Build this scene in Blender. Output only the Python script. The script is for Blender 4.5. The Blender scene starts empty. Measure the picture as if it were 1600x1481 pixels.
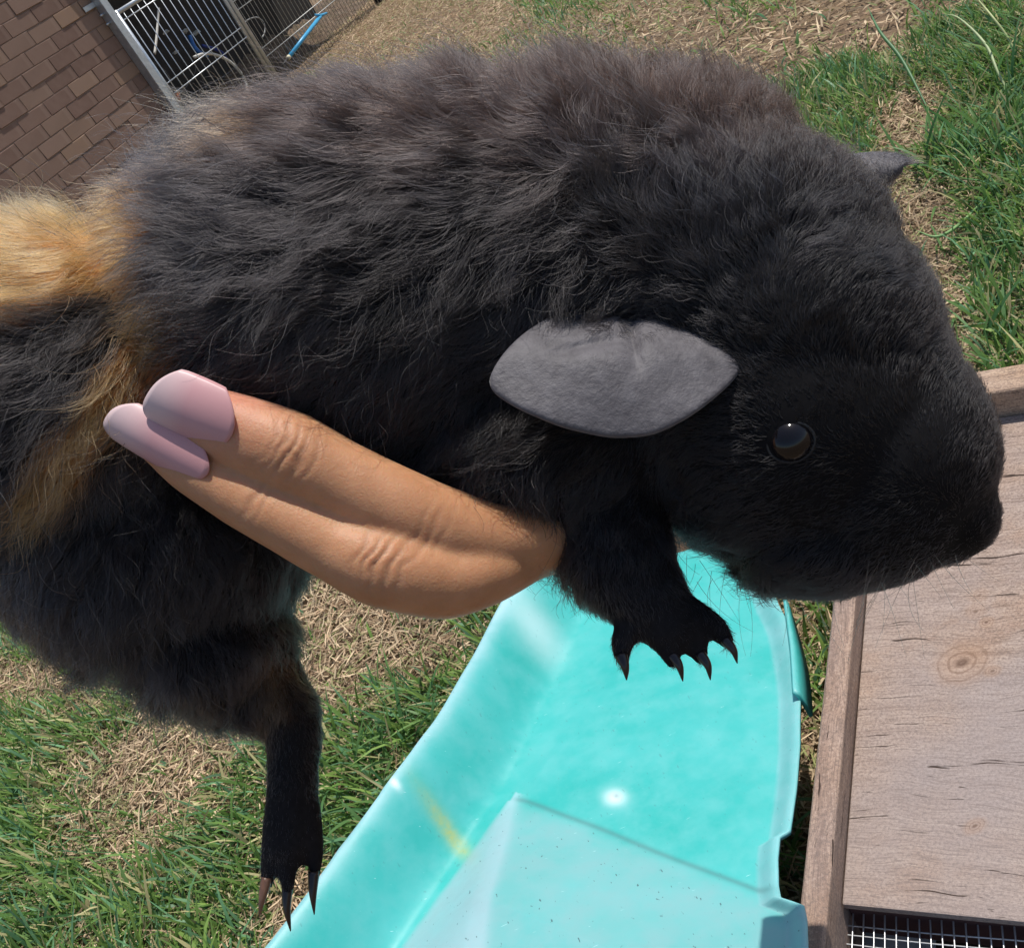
import bpy, bmesh, math
import numpy as np
from mathutils import Vector, Matrix
from mathutils.bvhtree import BVHTree
from mathutils.kdtree import KDTree

# ------------------------------------------------------------------ camera, sky, sun, exposure
SC = bpy.context.scene
FPX, PW, PH = 1500.0, 1600.0, 1481.0            # focal length in photo pixels, photo size
PITCH, ROLL, CAMZ = math.radians(32), math.radians(32), 0.80
SUN_DIR = np.array([0.35, 0.21, 0.90]); SUN_DIR /= np.linalg.norm(SUN_DIR)   # towards the sun
EXPOSURE = 0.15

_c, _s = math.cos(PITCH), math.sin(PITCH)
_Z = np.array([-math.sin(ROLL) * _c, math.cos(ROLL) * _c, _s])
_F = np.array([0, 0, -1.0]); _Y = _F - _Z * (_F @ _Z); _Y /= np.linalg.norm(_Y); _X = np.cross(_Y, _Z)
ROT = np.array([_X, _Y, _Z]); CAM = np.array([0, 0, CAMZ])

cd = bpy.data.cameras.new('camera'); cam = bpy.data.objects.new('camera', cd); SC.collection.objects.link(cam)
cd.sensor_fit = 'HORIZONTAL'; cd.sensor_width = 36; cd.lens = 36 * FPX / PW
cd.clip_start = 0.01; cd.clip_end = 2000
M4 = Matrix([list(ROT[0]) + [CAM[0]], list(ROT[1]) + [CAM[1]], list(ROT[2]) + [CAM[2]], [0, 0, 0, 1]])
cam.matrix_world = M4
SC.camera = cam

w = bpy.data.worlds.new('World'); SC.world = w; w.use_nodes = True
nt = w.node_tree; bg = nt.nodes['Background']; sky = nt.nodes.new('ShaderNodeTexSky')
sky.sky_type = 'NISHITA'; sky.sun_disc = False
sky.sun_elevation = math.asin(SUN_DIR[2]); sky.sun_rotation = math.atan2(SUN_DIR[0], SUN_DIR[1])
nt.links.new(sky.outputs[0], bg.inputs[0]); bg.inputs[1].default_value = 0.11
sl = bpy.data.lights.new('sun', 'SUN'); sl.energy = 4.2; sl.angle = math.radians(0.53); sl.color = (1, 0.955, 0.89)
so = bpy.data.objects.new('sun', sl); SC.collection.objects.link(so)
so.rotation_euler = Vector(SUN_DIR).to_track_quat('Z', 'Y').to_euler()
vs = SC.view_settings; vs.view_transform = 'Standard'; vs.look = 'None'; vs.exposure = EXPOSURE; vs.gamma = 1
vs.use_curve_mapping = False
SC.render.engine = 'CYCLES'
SC.cycles.max_bounces = 6; SC.cycles.diffuse_bounces = 3; SC.cycles.glossy_bounces = 2
SC.cycles.transmission_bounces = 4; SC.cycles.transparent_max_bounces = 8
SC.cycles.use_adaptive_sampling = True; SC.cycles.adaptive_threshold = 0.02
SC.cycles.use_denoising = True
try: SC.cycles.denoiser = 'OPENIMAGEDENOISE'
except Exception: pass
SC.cycles.sample_clamp_indirect = 6

RNG = np.random.default_rng(7)

# ------------------------------------------------------------------ geometry of the view
def ray(u, v):
    u = np.asarray(u, float); v = np.asarray(v, float)
    c = np.stack([(u - PW / 2) / FPX, -(v - PH / 2) / FPX, -np.ones_like(u)], -1)
    return c @ ROT.T
def on_z(u, v, z=0.0):
    d = ray(u, v); return CAM + d * ((z - CAMZ) / d[..., 2])[..., None]
def at(u, v, d):                                   # pixel + distance along the optical axis
    return CAM + ray(u, v) * np.asarray(d, float)[..., None]
def to_px(P):
    q = (np.asarray(P) - CAM) @ ROT
    return PW / 2 + FPX * q[..., 0] / -q[..., 2], PH / 2 - FPX * q[..., 1] / -q[..., 2], -q[..., 2]
IMG_R, IMG_D, IMG_F = ROT @ np.array([1, 0, 0]), ROT @ np.array([0, -1.0, 0]), ROT @ np.array([0, 0, -1.0])

def sstep(a, b, x):
    t = np.clip((np.asarray(x, float) - a) / (b - a), 0, 1); return t * t * (3 - 2 * t)
def ground_z(x, y):
    return -0.22 * sstep(1.6, 7.0, y) + 0 * np.asarray(x, float)
def on_ground(u, v):
    P = on_z(u, v, 0.0)
    for _ in range(12): P = on_z(u, v, 0.0) if P is None else _og(u, v, P)
    return P
def _og(u, v, P):
    z = ground_z(P[..., 0], P[..., 1]); d = ray(u, v)
    return CAM + d * ((z - CAMZ) / d[..., 2])[..., None]

# value noise, vectorised, for everything that needs a smooth random field
_perm = RNG.permutation(512)
def vnoise(P, seed=0):
    P = np.asarray(P, float); i = np.floor(P).astype(int); fr = P - i; fr = fr * fr * (3 - 2 * fr); out = 0
    for dx in (0, 1):
        for dy in (0, 1):
            for dz in (0, 1):
                h = _perm[(_perm[(_perm[(i[:, 0] + dx + seed * 17) % 512] + i[:, 1] + dy) % 512] + i[:, 2] + dz) % 512] / 511.0
                wgt = (fr[:, 0] if dx else 1 - fr[:, 0]) * (fr[:, 1] if dy else 1 - fr[:, 1]) * (fr[:, 2] if dz else 1 - fr[:, 2])
                out = out + h * wgt
    return out * 2 - 1
def vnoise3(P, seed=0): return np.stack([vnoise(P, seed), vnoise(P, seed + 5), vnoise(P, seed + 11)], -1)
def nrm(v): return v / np.maximum(np.linalg.norm(v, axis=-1, keepdims=True), 1e-9)

# ------------------------------------------------------------------ object helpers
COL = SC.collection
def tag(o, label=None, cat=None, group=None, kind=None):
    if label: o['label'] = label
    if cat: o['category'] = cat
    if group: o['group'] = group
    if kind: o['kind'] = kind
    return o
def empty(name, loc, label=None, cat=None, group=None):
    o = bpy.data.objects.new(name, None); COL.objects.link(o); o.location = loc; o.empty_display_size = 0.02
    return tag(o, label, cat, group)
def link(name, data, mat=None, parent=None):
    o = bpy.data.objects.new(name, data); COL.objects.link(o)
    if mat is not None and len(data.materials) == 0: data.materials.append(mat)
    if parent is not None:
        o.parent = parent; bpy.context.view_layer.update() if False else None
        o.matrix_parent_inverse = Matrix.Translation(-Vector(world_loc(parent)))
    return o
def world_loc(o):
    p = Vector(o.location)
    return p if o.parent is None else p            # parts are meshes built in world coordinates
def mesh_np(name, V, loops, starts, smooth=True):
    me = bpy.data.meshes.new(name)
    me.vertices.add(len(V)); me.vertices.foreach_set('co', np.asarray(V, np.float32).ravel())
    me.loops.add(len(loops)); me.loops.foreach_set('vertex_index', np.asarray(loops, np.int32))
    me.polygons.add(len(starts)); me.polygons.foreach_set('loop_start', np.asarray(starts, np.int32))
    me.update(calc_edges=True); me.validate()
    me.polygons.foreach_set('use_smooth', np.full(len(starts), smooth))
    return me
def mesh_py(name, V, F, smooth=False):
    me = bpy.data.meshes.new(name); me.from_pydata([tuple(map(float, v)) for v in V], [], F); me.update()
    if smooth: me.polygons.foreach_set('use_smooth', np.full(len(me.polygons), True))
    return me
def grid_mesh(name, P, smooth=True):               # P: (n, m, 3)
    n, m = P.shape[:2]; idx = np.arange(n * m).reshape(n, m)
    q = np.stack([idx[:-1, :-1], idx[1:, :-1], idx[1:, 1:], idx[:-1, 1:]], -1).reshape(-1, 4)
    return mesh_np(name, P.reshape(-1, 3), q.ravel(), np.arange(len(q)) * 4, smooth)
def pattr(me, name, arr, typ='FLOAT'):
    a = me.attributes.new(name, typ, 'POINT')
    arr = np.asarray(arr, np.float32)
    if typ == 'FLOAT': a.data.foreach_set('value', arr.ravel())
    else:
        if arr.shape[-1] == 3: arr = np.concatenate([arr, np.ones(arr.shape[:-1] + (1,), np.float32)], -1)
        a.data.foreach_set('color', np.ascontiguousarray(arr, np.float32).ravel())
def box(o, ax, ay, az, bev=0.0):
    """verts/faces of a box at corner o with edge vectors ax, ay, az (optionally bevelled later)"""
    o, ax, ay, az = map(np.asarray, (o, ax, ay, az))
    V = [o + ax * i + ay * j + az * k for k in (0, 1) for j in (0, 1) for i in (0, 1)]
    F = [(0, 2, 3, 1), (4, 5, 7, 6), (0, 1, 5, 4), (2, 6, 7, 3), (0, 4, 6, 2), (1, 3, 7, 5)]
    if np.dot(np.cross(ax, ay), az) < 0: F = [f[::-1] for f in F]
    return V, F
def box_mesh(name, o, ax, ay, az, bev=0.0, seg=2):
    V, F = box(o, ax, ay, az); me = mesh_py(name, V, F)
    if bev:
        bm = bmesh.new(); bm.from_mesh(me)
        bmesh.ops.bevel(bm, geom=bm.edges[:], offset=bev, segments=seg, affect='EDGES', profile=0.6)
        bm.to_mesh(me); bm.free()
    return me
def tube_mesh(name, pts, rad, sides=8, cap=True):
    pts = np.asarray(pts, float); n = len(pts); rad = np.broadcast_to(np.asarray(rad, float), (n,))
    T = nrm(np.gradient(pts, axis=0)); ref = np.array([0, 0, 1.0])
    if abs(T[0] @ ref) > 0.9: ref = np.array([1.0, 0, 0])
    A = nrm(np.cross(T, ref)); B = np.cross(T, A)
    th = np.linspace(0, 2 * np.pi, sides, endpoint=False)
    V = (pts[:, None] + rad[:, None, None] * (A[:, None] * np.cos(th)[None, :, None] + B[:, None] * np.sin(th)[None, :, None])).reshape(-1, 3)
    F = [(i * sides + j, i * sides + (j + 1) % sides, (i + 1) * sides + (j + 1) % sides, (i + 1) * sides + j) for i in range(n - 1) for j in range(sides)]
    if cap: F += [tuple(range(sides))[::-1], tuple(range((n - 1) * sides, n * sides))]
    return mesh_py(name, V, F, True)
def smooth_path(P, n=40):
    P = np.asarray(P, float); P = np.vstack([2 * P[0] - P[1], P, 2 * P[-1] - P[-2]]); k = len(P) - 3; out = []
    for t in np.linspace(0, k - 1e-6, n):
        i = int(t); f = t - i; a, b, c, d = P[i:i + 4]
        out.append(0.5 * (2 * b + (c - a) * f + (2 * a - 5 * b + 4 * c - d) * f * f + (3 * b - a - 3 * c + d) * f ** 3))
    return np.array(out)

# ------------------------------------------------------------------ materials
def mat(name):
    m = bpy.data.materials.new(name); m.use_nodes = True
    t = m.node_tree; b = t.nodes['Principled BSDF']
    return m, t, b
def N(t, typ, **kw):
    n = t.nodes.new(typ)
    for k, v in kw.items():
        if k.startswith('_'): setattr(n, k[1:], v)
        else: n.inputs[k.replace('_', ' ')].default_value = v
    return n
def ramp(t, src, stops):
    r = t.nodes.new('ShaderNodeValToRGB'); t.links.new(src, r.inputs[0]); e = r.color_ramp.elements
    while len(e) < len(stops): e.new(0.5)
    for k, (p, c) in enumerate(stops): e[k].position = p; e[k].color = tuple(c) + (1,)
    return r.outputs[0]
def mix(t, f, a, b, mode='MIX'):
    n = t.nodes.new('ShaderNodeMix'); n.data_type = 'RGBA'; n.blend_type = mode
    for s, x in ((0, f), (6, a), (7, b)):
        if hasattr(x, 'is_output') or hasattr(x, 'links'): t.links.new(x, n.inputs[s])
        elif s == 0: n.inputs[0].default_value = x
        else: n.inputs[s].default_value = tuple(x) + (1,)
    return n.outputs[2]
def noise(t, scale, detail=4, rough=0.6, vec=None, out=0):
    n = N(t, 'ShaderNodeTexNoise', Scale=scale, Detail=detail, Roughness=rough)
    if vec is not None: t.links.new(vec, n.inputs['Vector'])
    return n.outputs[out]
def coord(t, which='Object'): return t.nodes.new('ShaderNodeTexCoord').outputs[which]
def mapping(t, vec, scale=(1, 1, 1), rot=(0, 0, 0), loc=(0, 0, 0)):
    n = t.nodes.new('ShaderNodeMapping'); t.links.new(vec, n.inputs[0])
    n.inputs['Scale'].default_value = scale; n.inputs['Rotation'].default_value = rot; n.inputs['Location'].default_value = loc
    return n.outputs[0]
def bump(t, b, h, strength=0.5, dist=0.002, chain=None):
    n = N(t, 'ShaderNodeBump', Strength=strength, Distance=dist); t.links.new(h, n.inputs['Height'])
    if chain is not None: t.links.new(chain, n.inputs['Normal'])
    t.links.new(n.outputs[0], b.inputs['Normal']); return n.outputs[0]
def attr(t, name, out='Color'):
    a = t.nodes.new('ShaderNodeAttribute'); a.attribute_name = name; return a.outputs[out]
def math_(t, op, a, b=None):
    n = t.nodes.new('ShaderNodeMath'); n.operation = op
    for i, x in enumerate((a, b)):
        if x is None: continue
        if hasattr(x, 'links'): t.links.new(x, n.inputs[i])
        else: n.inputs[i].default_value = x
    return n.outputs[0]
def flat_mat(name, col, rough=0.6, metal=0.0, var=0.25, scale=60, spec=0.4):
    m, t, b = mat(name); c = np.array(col)
    nz = noise(t, scale, 5, 0.65, coord(t))
    t.links.new(ramp(t, nz, [(0.25, c * (1 - var)), (0.75, np.minimum(c * (1 + var), 1))]), b.inputs['Base Color'])
    b.inputs['Roughness'].default_value = rough; b.inputs['Metallic'].default_value = metal
    b.inputs['Specular IOR Level'].default_value = spec
    bump(t, b, nz, 0.25, 0.001); return m

# ================================================================== SETTING
# ---- ground sheet
def build_ground():
    a = np.concatenate([[-400, -150, -60, -25, -12], np.linspace(-6, 8, 71), [12, 25, 60, 150, 400]])
    b = np.concatenate([[-400, -150, -60, -25, -12, -6, -3], np.linspace(-1, 12, 66), [16, 25, 60, 150, 400]])
    Xg, Yg = np.meshgrid(a, b, indexing='ij')
    Zg = ground_z(Xg, Yg)
    pts = np.stack([Xg.ravel() * 1.3, Yg.ravel() * 1.3, Zg.ravel()], -1)
    Zg = Zg + 0.012 * vnoise(pts, 3).reshape(Zg.shape) * (np.abs(Xg) < 9) * (Yg < 13)
    me = grid_mesh('ground', np.stack([Xg, Yg, Zg - 0.006], -1))
    m, t, b_ = mat('soil_and_thatch'); co = coord(t)
    n1 = noise(t, 2.2, 5, 0.6, co); n2 = noise(t, 55, 6, 0.7, co); n3 = noise(t, 260, 4, 0.7, co)
    base = ramp(t, n2, [(0.28, (0.09, 0.055, 0.034)), (0.5, (0.22, 0.15, 0.09)), (0.72, (0.42, 0.31, 0.19))])
    base = mix(t, ramp(t, n1, [(0.42, (0, 0, 0)), (0.62, (0.55, 0.55, 0.55))]), base, (0.23, 0.16, 0.105))
    t.links.new(mix(t, ramp(t, n3, [(0.3, (0, 0, 0)), (0.7, (1, 1, 1))]), base, base), b_.inputs['Base Color'])
    b_.inputs['Roughness'].default_value = 0.95; b_.inputs['Specular IOR Level'].default_value = 0.15
    h = math_(t, 'ADD', n2, math_(t, 'MULTIPLY', n3, 0.5)); bump(t, b_, h, 0.9, 0.012)
    tag(link('ground', me, m), 'dry earth and straw ground of the back yard', 'ground', kind='structure')
build_ground()

# ---- brick wall, gate and fence: one vertical plane, direction WD, seen from its front
WTH = math.radians(52); WD = np.array([math.cos(WTH), math.sin(WTH), 0]); WN = np.array([WD[1], -WD[0], 0])  # WN faces the yard
WO = np.array([-0.607, 7.298, 0.0]); UP = np.array([0, 0, 1.0])
def wall_pt(u, v):
    q = ray(u, v); t_ = ((WO - CAM) @ WN) / (q @ WN); P = CAM + q * np.asarray(t_)[..., None]
    return float((P - WO) @ WD), float(P[2])
def wp(s, z, out=0.0): return WO + WD * s + UP * z + WN * out
S_POST = wall_pt(205, 95)[0]            # left edge of the gate's post on the wall
GZ = -0.24

def build_wall():
    root = empty('brick_wall', wp(-1.2, GZ), 'brown brick wall with thin raked joints beside the wire gate', 'wall')
    mm = flat_mat('mortar', (0.24, 0.17, 0.135), 0.95, 0, 0.3, 180)
    s_end = S_POST + 0.02; s_beg = s_end - 3.4; ztop = 1.46
    link('mortar', box_mesh('mortar', wp(s_beg, GZ - 0.1, -0.11), WD * (s_end - s_beg - 0.01), WN * 0.1055, UP * (ztop - GZ + 0.1)), mm, root)
    m, t, b = mat('brick_brown'); co = coord(t); oi = t.nodes.new('ShaderNodeObjectInfo')
    n1 = noise(t, 14, 4, 0.6, co); n2 = noise(t, 240, 4, 0.75, co)
    wv = noise(t, 1.0, 2, 0.5, mapping(t, co, (26, 26, 1.5)))
    c = ramp(t, oi.outputs['Random'], [(0.0, (0.165, 0.100, 0.077)), (0.35, (0.215, 0.135, 0.102)), (0.7, (0.25, 0.165, 0.122)), (1.0, (0.28, 0.18, 0.118))])
    c = mix(t, ramp(t, n1, [(0.3, (0, 0, 0)), (0.75, (0.6, 0.6, 0.6))]), c, (0.25, 0.17, 0.135))
    c = mix(t, ramp(t, wv, [(0.55, (0, 0, 0)), (0.75, (0.35, 0.35, 0.35))]), c, (0.34, 0.25, 0.2))
    c = mix(t, ramp(t, n2, [(0.62, (0, 0, 0)), (0.8, (0.7, 0.7, 0.7))]), c, (0.06, 0.04, 0.03))
    t.links.new(c, b.inputs['Base Color']); b.inputs['Roughness'].default_value = 0.9; b.inputs['Specular IOR Level'].default_value = 0.2
    bump(t, b, n2, 0.5, 0.002)
    L, Hh, D = 0.2375, 0.0812, 0.095
    variants = []
    for k in range(6):
        r = np.random.default_rng(k)
        V, F = box(np.array([0, 0, 0]), WD * L, WN * -D, UP * Hh)
        me = mesh_py('brick', V, F); bm = bmesh.new(); bm.from_mesh(me)
        bmesh.ops.bevel(bm, geom=bm.edges[:], offset=0.0022, segments=1, affect='EDGES')
        for vv in bm.verts: vv.co += Vector(r.normal(0, 0.0007, 3))
        bm.to_mesh(me); bm.free(); me.materials.append(m); variants.append(me)
    halfs = {}
    r = np.random.default_rng(5); row = 0; z = GZ
    while z < ztop - 0.05:
        off = 0.1215 * (row % 2) + r.normal(0, 0.004); s = s_end - off
        k0 = True
        while s > s_beg + 0.3:
            width = 0.243
            if k0 and off > 0.05:   # closer next to the post
                me = halfs.get('h')
                if me is None:
                    me = box_mesh('brick', (0, 0, 0), WD * 0.11, WN * -D, UP * Hh, 0.002, 1); me.materials.append(m); halfs['h'] = me
                o = bpy.data.objects.new('brick', me); o.location = wp(s_end - 0.115, z, r.normal(0, 0.0012)) - np.array(root.location); o.parent = root; COL.objects.link(o)
            k0 = False
            pos = wp(s - L, z + r.normal(0, 0.0008), r.normal(0.0, 0.0014))
            o = bpy.data.objects.new('brick', variants[r.integers(6)]); o.parent = root
            o.location = pos - np.array(root.location); COL.objects.link(o); s -= width
        z += 0.0862; row += 1
build_wall()

galv = flat_mat('galvanised_steel', (0.50, 0.53, 0.56), 0.42, 0.75, 0.18, 35)
galv_dull = flat_mat('dull_galvanised_wire', (0.42, 0.42, 0.40), 0.5, 0.6, 0.25, 90)
def bar(name, a, b_, r, m, parent, sides=6): return link(name, tube_mesh(name, [a, b_], r, sides), m, parent)

def build_gate():
    # post on the wall's end
    p = empty('gate_post', wp(S_POST, GZ), 'square galvanised steel gate post bolted to the end of the brick wall', 'post')
    link('square_tube', box_mesh('square_tube', wp(S_POST + 0.003, GZ, 0.004), WD * 0.062, WN * 0.065, UP * 1.9, 0.004), galv, p)
    for u, v in ((150, 28), (159, 42)):
        s, z = wall_pt(u + 8, v - 3)
        link('bolt', tube_mesh('bolt', [wp(S_POST + 0.006, z, 0.03), wp(S_POST - 0.03, z, 0.03)], 0.007, 6), galv, p)
    s, z = wall_pt(128, 20)
    link('lug', box_mesh('lug', wp(S_POST - 0.105, z - 0.012, 0.012), WD * 0.107, WN * 0.006, UP * 0.03, 0.001, 1), galv, p)
    # gate leaf
    s0 = S_POST + 0.083; s1 = wall_pt(383, 60)[0]
    z0 = GZ + 0.05; z1 = wall_pt(185, 14)[1]
    g = empty('wire_gate', wp((s0 + s1) / 2, z0), 'galvanised tube frame gate with thin upright bars beside the brick wall', 'gate')
    R = 0.0165; o = 0.035
    link('frame_upright', tube_mesh('u', [wp(s0 + R, z0, o), wp(s0 + R, z1, o)], R, 10), galv, g)
    link('frame_upright', tube_mesh('u', [wp(s1 - R, z0, o), wp(s1 - R, z1 + 0.5, o)], R, 10), galv, g)
    link('frame_rail', tube_mesh('u', [wp(s0, z0 + R, o), wp(s1, z0 + R, o)], R * 0.95, 10), galv, g)
    link('frame_rail', tube_mesh('u', [wp(s0, z1 - R, o), wp(s1, z1 - R, o)], R * 0.95, 10), galv, g)
    n = int(round((s1 - s0) / 0.076))
    for k in range(1, n):
        s = s0 + (s1 - s0) * k / n
        bar('bar', wp(s, z0 + 0.01, o), wp(s, z1 - 0.01, o), 0.0042, galv, g)
    for (u, v) in ((316, 88), (326, 103), (215, 18)):
        z = wall_pt(u, v)[1]
        bar('cross_wire', wp(s0 + 0.01, z, o + 0.008), wp(s1 - 0.01, z, o + 0.008), 0.0042, galv, g)
    # fence run
    f0 = s1 + 0.03; f1 = f0 + 2.6
    f = empty('wire_fence', wp(f0, GZ), 'rusty grey wire mesh fence running on from the gate over bare dirt', 'fence')
    link('fence_post', tube_mesh('u', [wp(f0, GZ - 0.05, o), wp(f0, 1.5, o)], 0.021, 12), galv, f)
    zt = 1.3
    for k in range(1, int((f1 - f0) / 0.052)):
        s = f0 + 0.052 * k; bar('upright_wire', wp(s, GZ - 0.03, o), wp(s, zt, o), 0.0026, galv_dull, f, 5)
    zz = [wall_pt(430, 58)[1], wall_pt(440, 68)[1]] + [wall_pt(430, 58)[1] + 0.3, wall_pt(430, 58)[1] + 0.36, zt]
    for z in zz: bar('line_wire', wp(f0, z, o + 0.005), wp(f1, z, o + 0.005), 0.0036, galv_dull, f, 5)
    return s0, s1, f0, f1
G0, G1, F0, F1 = build_gate()

def build_store():
    dark = flat_mat('shade_dark_timber', (0.030, 0.026, 0.022), 0.9, 0, 0.5, 20)  # near-black colour stands in for the shade behind the gate
    tin = flat_mat('roof_tin', (0.40, 0.41, 0.42), 0.5, 0.4, 0.2, 8)
    r = empty('shade_lean_to', wp(G0, GZ, -1.0), 'added open lean-to shading the space behind the wire gate', 'shed')
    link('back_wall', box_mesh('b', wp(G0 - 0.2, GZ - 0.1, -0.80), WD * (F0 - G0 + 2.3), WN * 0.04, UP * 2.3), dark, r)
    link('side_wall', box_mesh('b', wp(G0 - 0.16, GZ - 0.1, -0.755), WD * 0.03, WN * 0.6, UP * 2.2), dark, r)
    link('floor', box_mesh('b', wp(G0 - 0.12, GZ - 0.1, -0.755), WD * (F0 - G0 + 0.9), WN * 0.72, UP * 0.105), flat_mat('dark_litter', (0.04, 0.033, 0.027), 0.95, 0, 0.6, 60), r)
    # added for shade behind the gate, out of view: corrugated roof
    ns = 120; s = np.linspace(G0 - 0.05, F0 + 2.1, ns); P = np.zeros((ns, 2, 3))
    for j, (o, z) in enumerate(((-0.02, 1.42), (-2.6, 1.75))):
        P[:, j] = WO + WD * s[:, None] + UP * (z + 0.012 * np.sin(s * 82))[:, None] + WN * o
    ro = link('shade_roof', grid_mesh('shade_roof', P), tin, r); sm = ro.modifiers.new('th', 'SOLIDIFY'); sm.thickness = 0.002
    for s_ in (F0 + 2.0,): link('shade_roof_post', box_mesh('p', wp(s_, GZ - 0.1, -0.08), WD * 0.07, WN * 0.07, UP * 1.88), dark, r)
    # low earth bank with leaf litter behind the fence run
    ns, no = 90, 40; sv = np.linspace(F0 - 0.25, F0 + 3.4, ns); ov = np.linspace(-0.06, -2.2, no); SS, OO = np.meshgrid(sv, ov, indexing='ij')
    P = WO + WD * SS[..., None] + WN * OO[..., None]; zz = GZ + 0.62 * sstep(0.12, 1.5, -OO) * (1 - 0.75 * sstep(F0 + 1.2, F0 + 3.2, SS))
    P[..., 2] = zz + 0.05 * vnoise(P.reshape(-1, 3) * 6, 4).reshape(ns, no) + 0.03 * vnoise(P.reshape(-1, 3) * 19, 7).reshape(ns, no) - 0.03
    m, t, b = mat('leaf_litter'); co = coord(t); n2 = noise(t, 38, 6, 0.75, co); n3 = noise(t, 11, 4, 0.6, co)
    c = ramp(t, n2, [(0.3, (0.05, 0.036, 0.026)), (0.5, (0.15, 0.10, 0.065)), (0.7, (0.36, 0.26, 0.17))]); c = mix(t, ramp(t, n3, [(0.5, (0, 0, 0)), (0.65, (0.4, 0.4, 0.4))]), c, (0.07, 0.075, 0.035))
    t.links.new(c, b.inputs['Base Color']); b.inputs['Roughness'].default_value = 0.95; bump(t, b, n2, 1.0, 0.03)
    tag(link('earth_bank', grid_mesh('earth_bank', P), m), 'low bank of earth and leaf litter behind the wire fence', 'bank', kind='structure')
    # stored odds and ends
    yel = flat_mat('yellow_painted_timber', (0.52, 0.29, 0.035), 0.6, 0, 0.25, 20)
    s_, z_ = wall_pt(208, 25); s2, z2 = wall_pt(226, 84)
    V = [wp(s_ - 0.06, z_ + 0.30, -0.10)]
    e = wp(s2 - 0.02, z2 - 0.02, -0.16); a0 = wp(s_ - 0.03, z_ + 0.25, -0.14)
    ax = nrm(np.cross(e - a0, WN)) * 0.085
    o = link('timber_plank', box_mesh('plank', a0, ax, WN * -0.03, e - a0, 0.003), yel)
    tag(o, 'yellow painted plank leaning inside the wire gate', 'plank')
    pvc = flat_mat('white_hose_plastic', (0.62, 0.60, 0.55), 0.5, 0, 0.1, 30)
    def px_path(pts, out, n=30): return smooth_path([wp(*wall_pt(u, v), out) for u, v in pts], n)
    tag(link('garden_hose', tube_mesh('h', px_path([(318, 82), (332, 77), (350, 78), (372, 88), (390, 106), (399, 124), (402, 145)], -0.10), 0.011, 8), pvc), 'white hose looped in an arch behind the gate bars', 'hose')
    tag(link('rope', tube_mesh('h', px_path([(270, 0), (268, 30), (267, 45), (264, 72)], -0.15), 0.009, 6), pvc), 'dangling piece of white rope behind the gate bars', 'rope')
    gh = flat_mat('grey_hose', (0.26, 0.26, 0.25), 0.5, 0, 0.1, 30)
    tag(link('cable_loop', tube_mesh('h', px_path([(390, 40), (400, 25), (415, 20), (426, 28), (428, 42), (424, 52)], -0.10), 0.006, 6), gh), 'thin grey cable loop behind the wire fence', 'cable')
    bl = flat_mat('blue_plastic', (0.03, 0.14, 0.42), 0.4, 0, 0.3, 30)
    tag(link('water_pipe', tube_mesh('h', px_path([(328, 38), (335, 55), (345, 66), (356, 70)], -0.22), 0.016, 8), bl), 'bent dark blue pipe lying behind the gate bars', 'pipe')
    tag(link('blue_strap', tube_mesh('h', px_path([(352, 52), (372, 58), (385, 66), (392, 80)], -0.25), 0.012, 6), flat_mat('indigo_webbing', (0.03, 0.05, 0.22), 0.7)), 'crumpled indigo strap hanging behind the gate bars', 'strap')
    pale = flat_mat('pale_rag', (0.45, 0.45, 0.42), 0.9)
    for k, (u, v, sz, lab) in enumerate(((262, 102, .018, 'pale blue-white scrap low down between the yellow plank and the hose'), (318, 58, .014, 'tiny pale scrap just above the looped white hose'), (333, 24, .02, 'pale scrap hanging above the bent blue pipe'), (350, 27, .02, 'pale scrap nearest the gate latch upright above the indigo strap'), (303, 25, .016, 'pale scrap beside the dangling white rope'))):
        c = wp(*wall_pt(u, v), -0.3); bm = bmesh.new(); bmesh.ops.create_icosphere(bm, subdivisions=2, radius=sz)
        r_ = np.random.default_rng(k)
        for vv in bm.verts: vv.co = Vector((vv.co.x * 1.6, vv.co.y * 0.8, vv.co.z * 0.7)) + Vector(r_.normal(0, sz * 0.25, 3))
        me = bpy.data.meshes.new('scrap'); bm.to_mesh(me); bm.free(); me.transform(Matrix.Translation(c))
        tag(link('plastic_scrap', me, pale), lab, 'scrap', 'pale scraps behind the gate')
    og = flat_mat('terracotta', (0.40, 0.13, 0.05), 0.7)
    tag(link('flower_pot', tube_mesh('h', [wp(*wall_pt(310, 128), -0.25), wp(*wall_pt(314, 140), -0.25)], [0.035, 0.026], 12), og), 'small terracotta pot tipped over behind the gate bars', 'pot')
    # blue rod with a T handle leaning on the fence
    sky_b = flat_mat('sky_blue_plastic', (0.06, 0.36, 0.62), 0.35, 0, 0.15, 25)
    t_ = empty('blue_rod', wp(*wall_pt(444, 96), 0.05), 'sky blue plastic rod with a short cross handle leaning on the wire fence', 'rod')
    a, b_ = wp(*wall_pt(444, 93), 0.055), wp(*wall_pt(493, 30), 0.055)
    link('shaft', tube_mesh('s', [a, b_], 0.0155, 10), sky_b, t_)
    link('handle', tube_mesh('s', [wp(*wall_pt(485, 28), 0.055), wp(*wall_pt(494, 29), 0.06), wp(*wall_pt(503, 25), 0.055)], [0.009, 0.012, 0.008], 8), sky_b, t_)
    link('ferrule', tube_mesh('s', [a, a + (a - b_) * 0.05], 0.017, 10), flat_mat('cream_plastic', (0.6, 0.55, 0.38), 0.5), t_)
    link('tip', tube_mesh('s', [a + (a - b_) * 0.04, a + (a - b_) * 0.22], [0.012, 0.004], 8), flat_mat('black_rubber', (0.02, 0.02, 0.02), 0.6), t_)
build_store()

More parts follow.
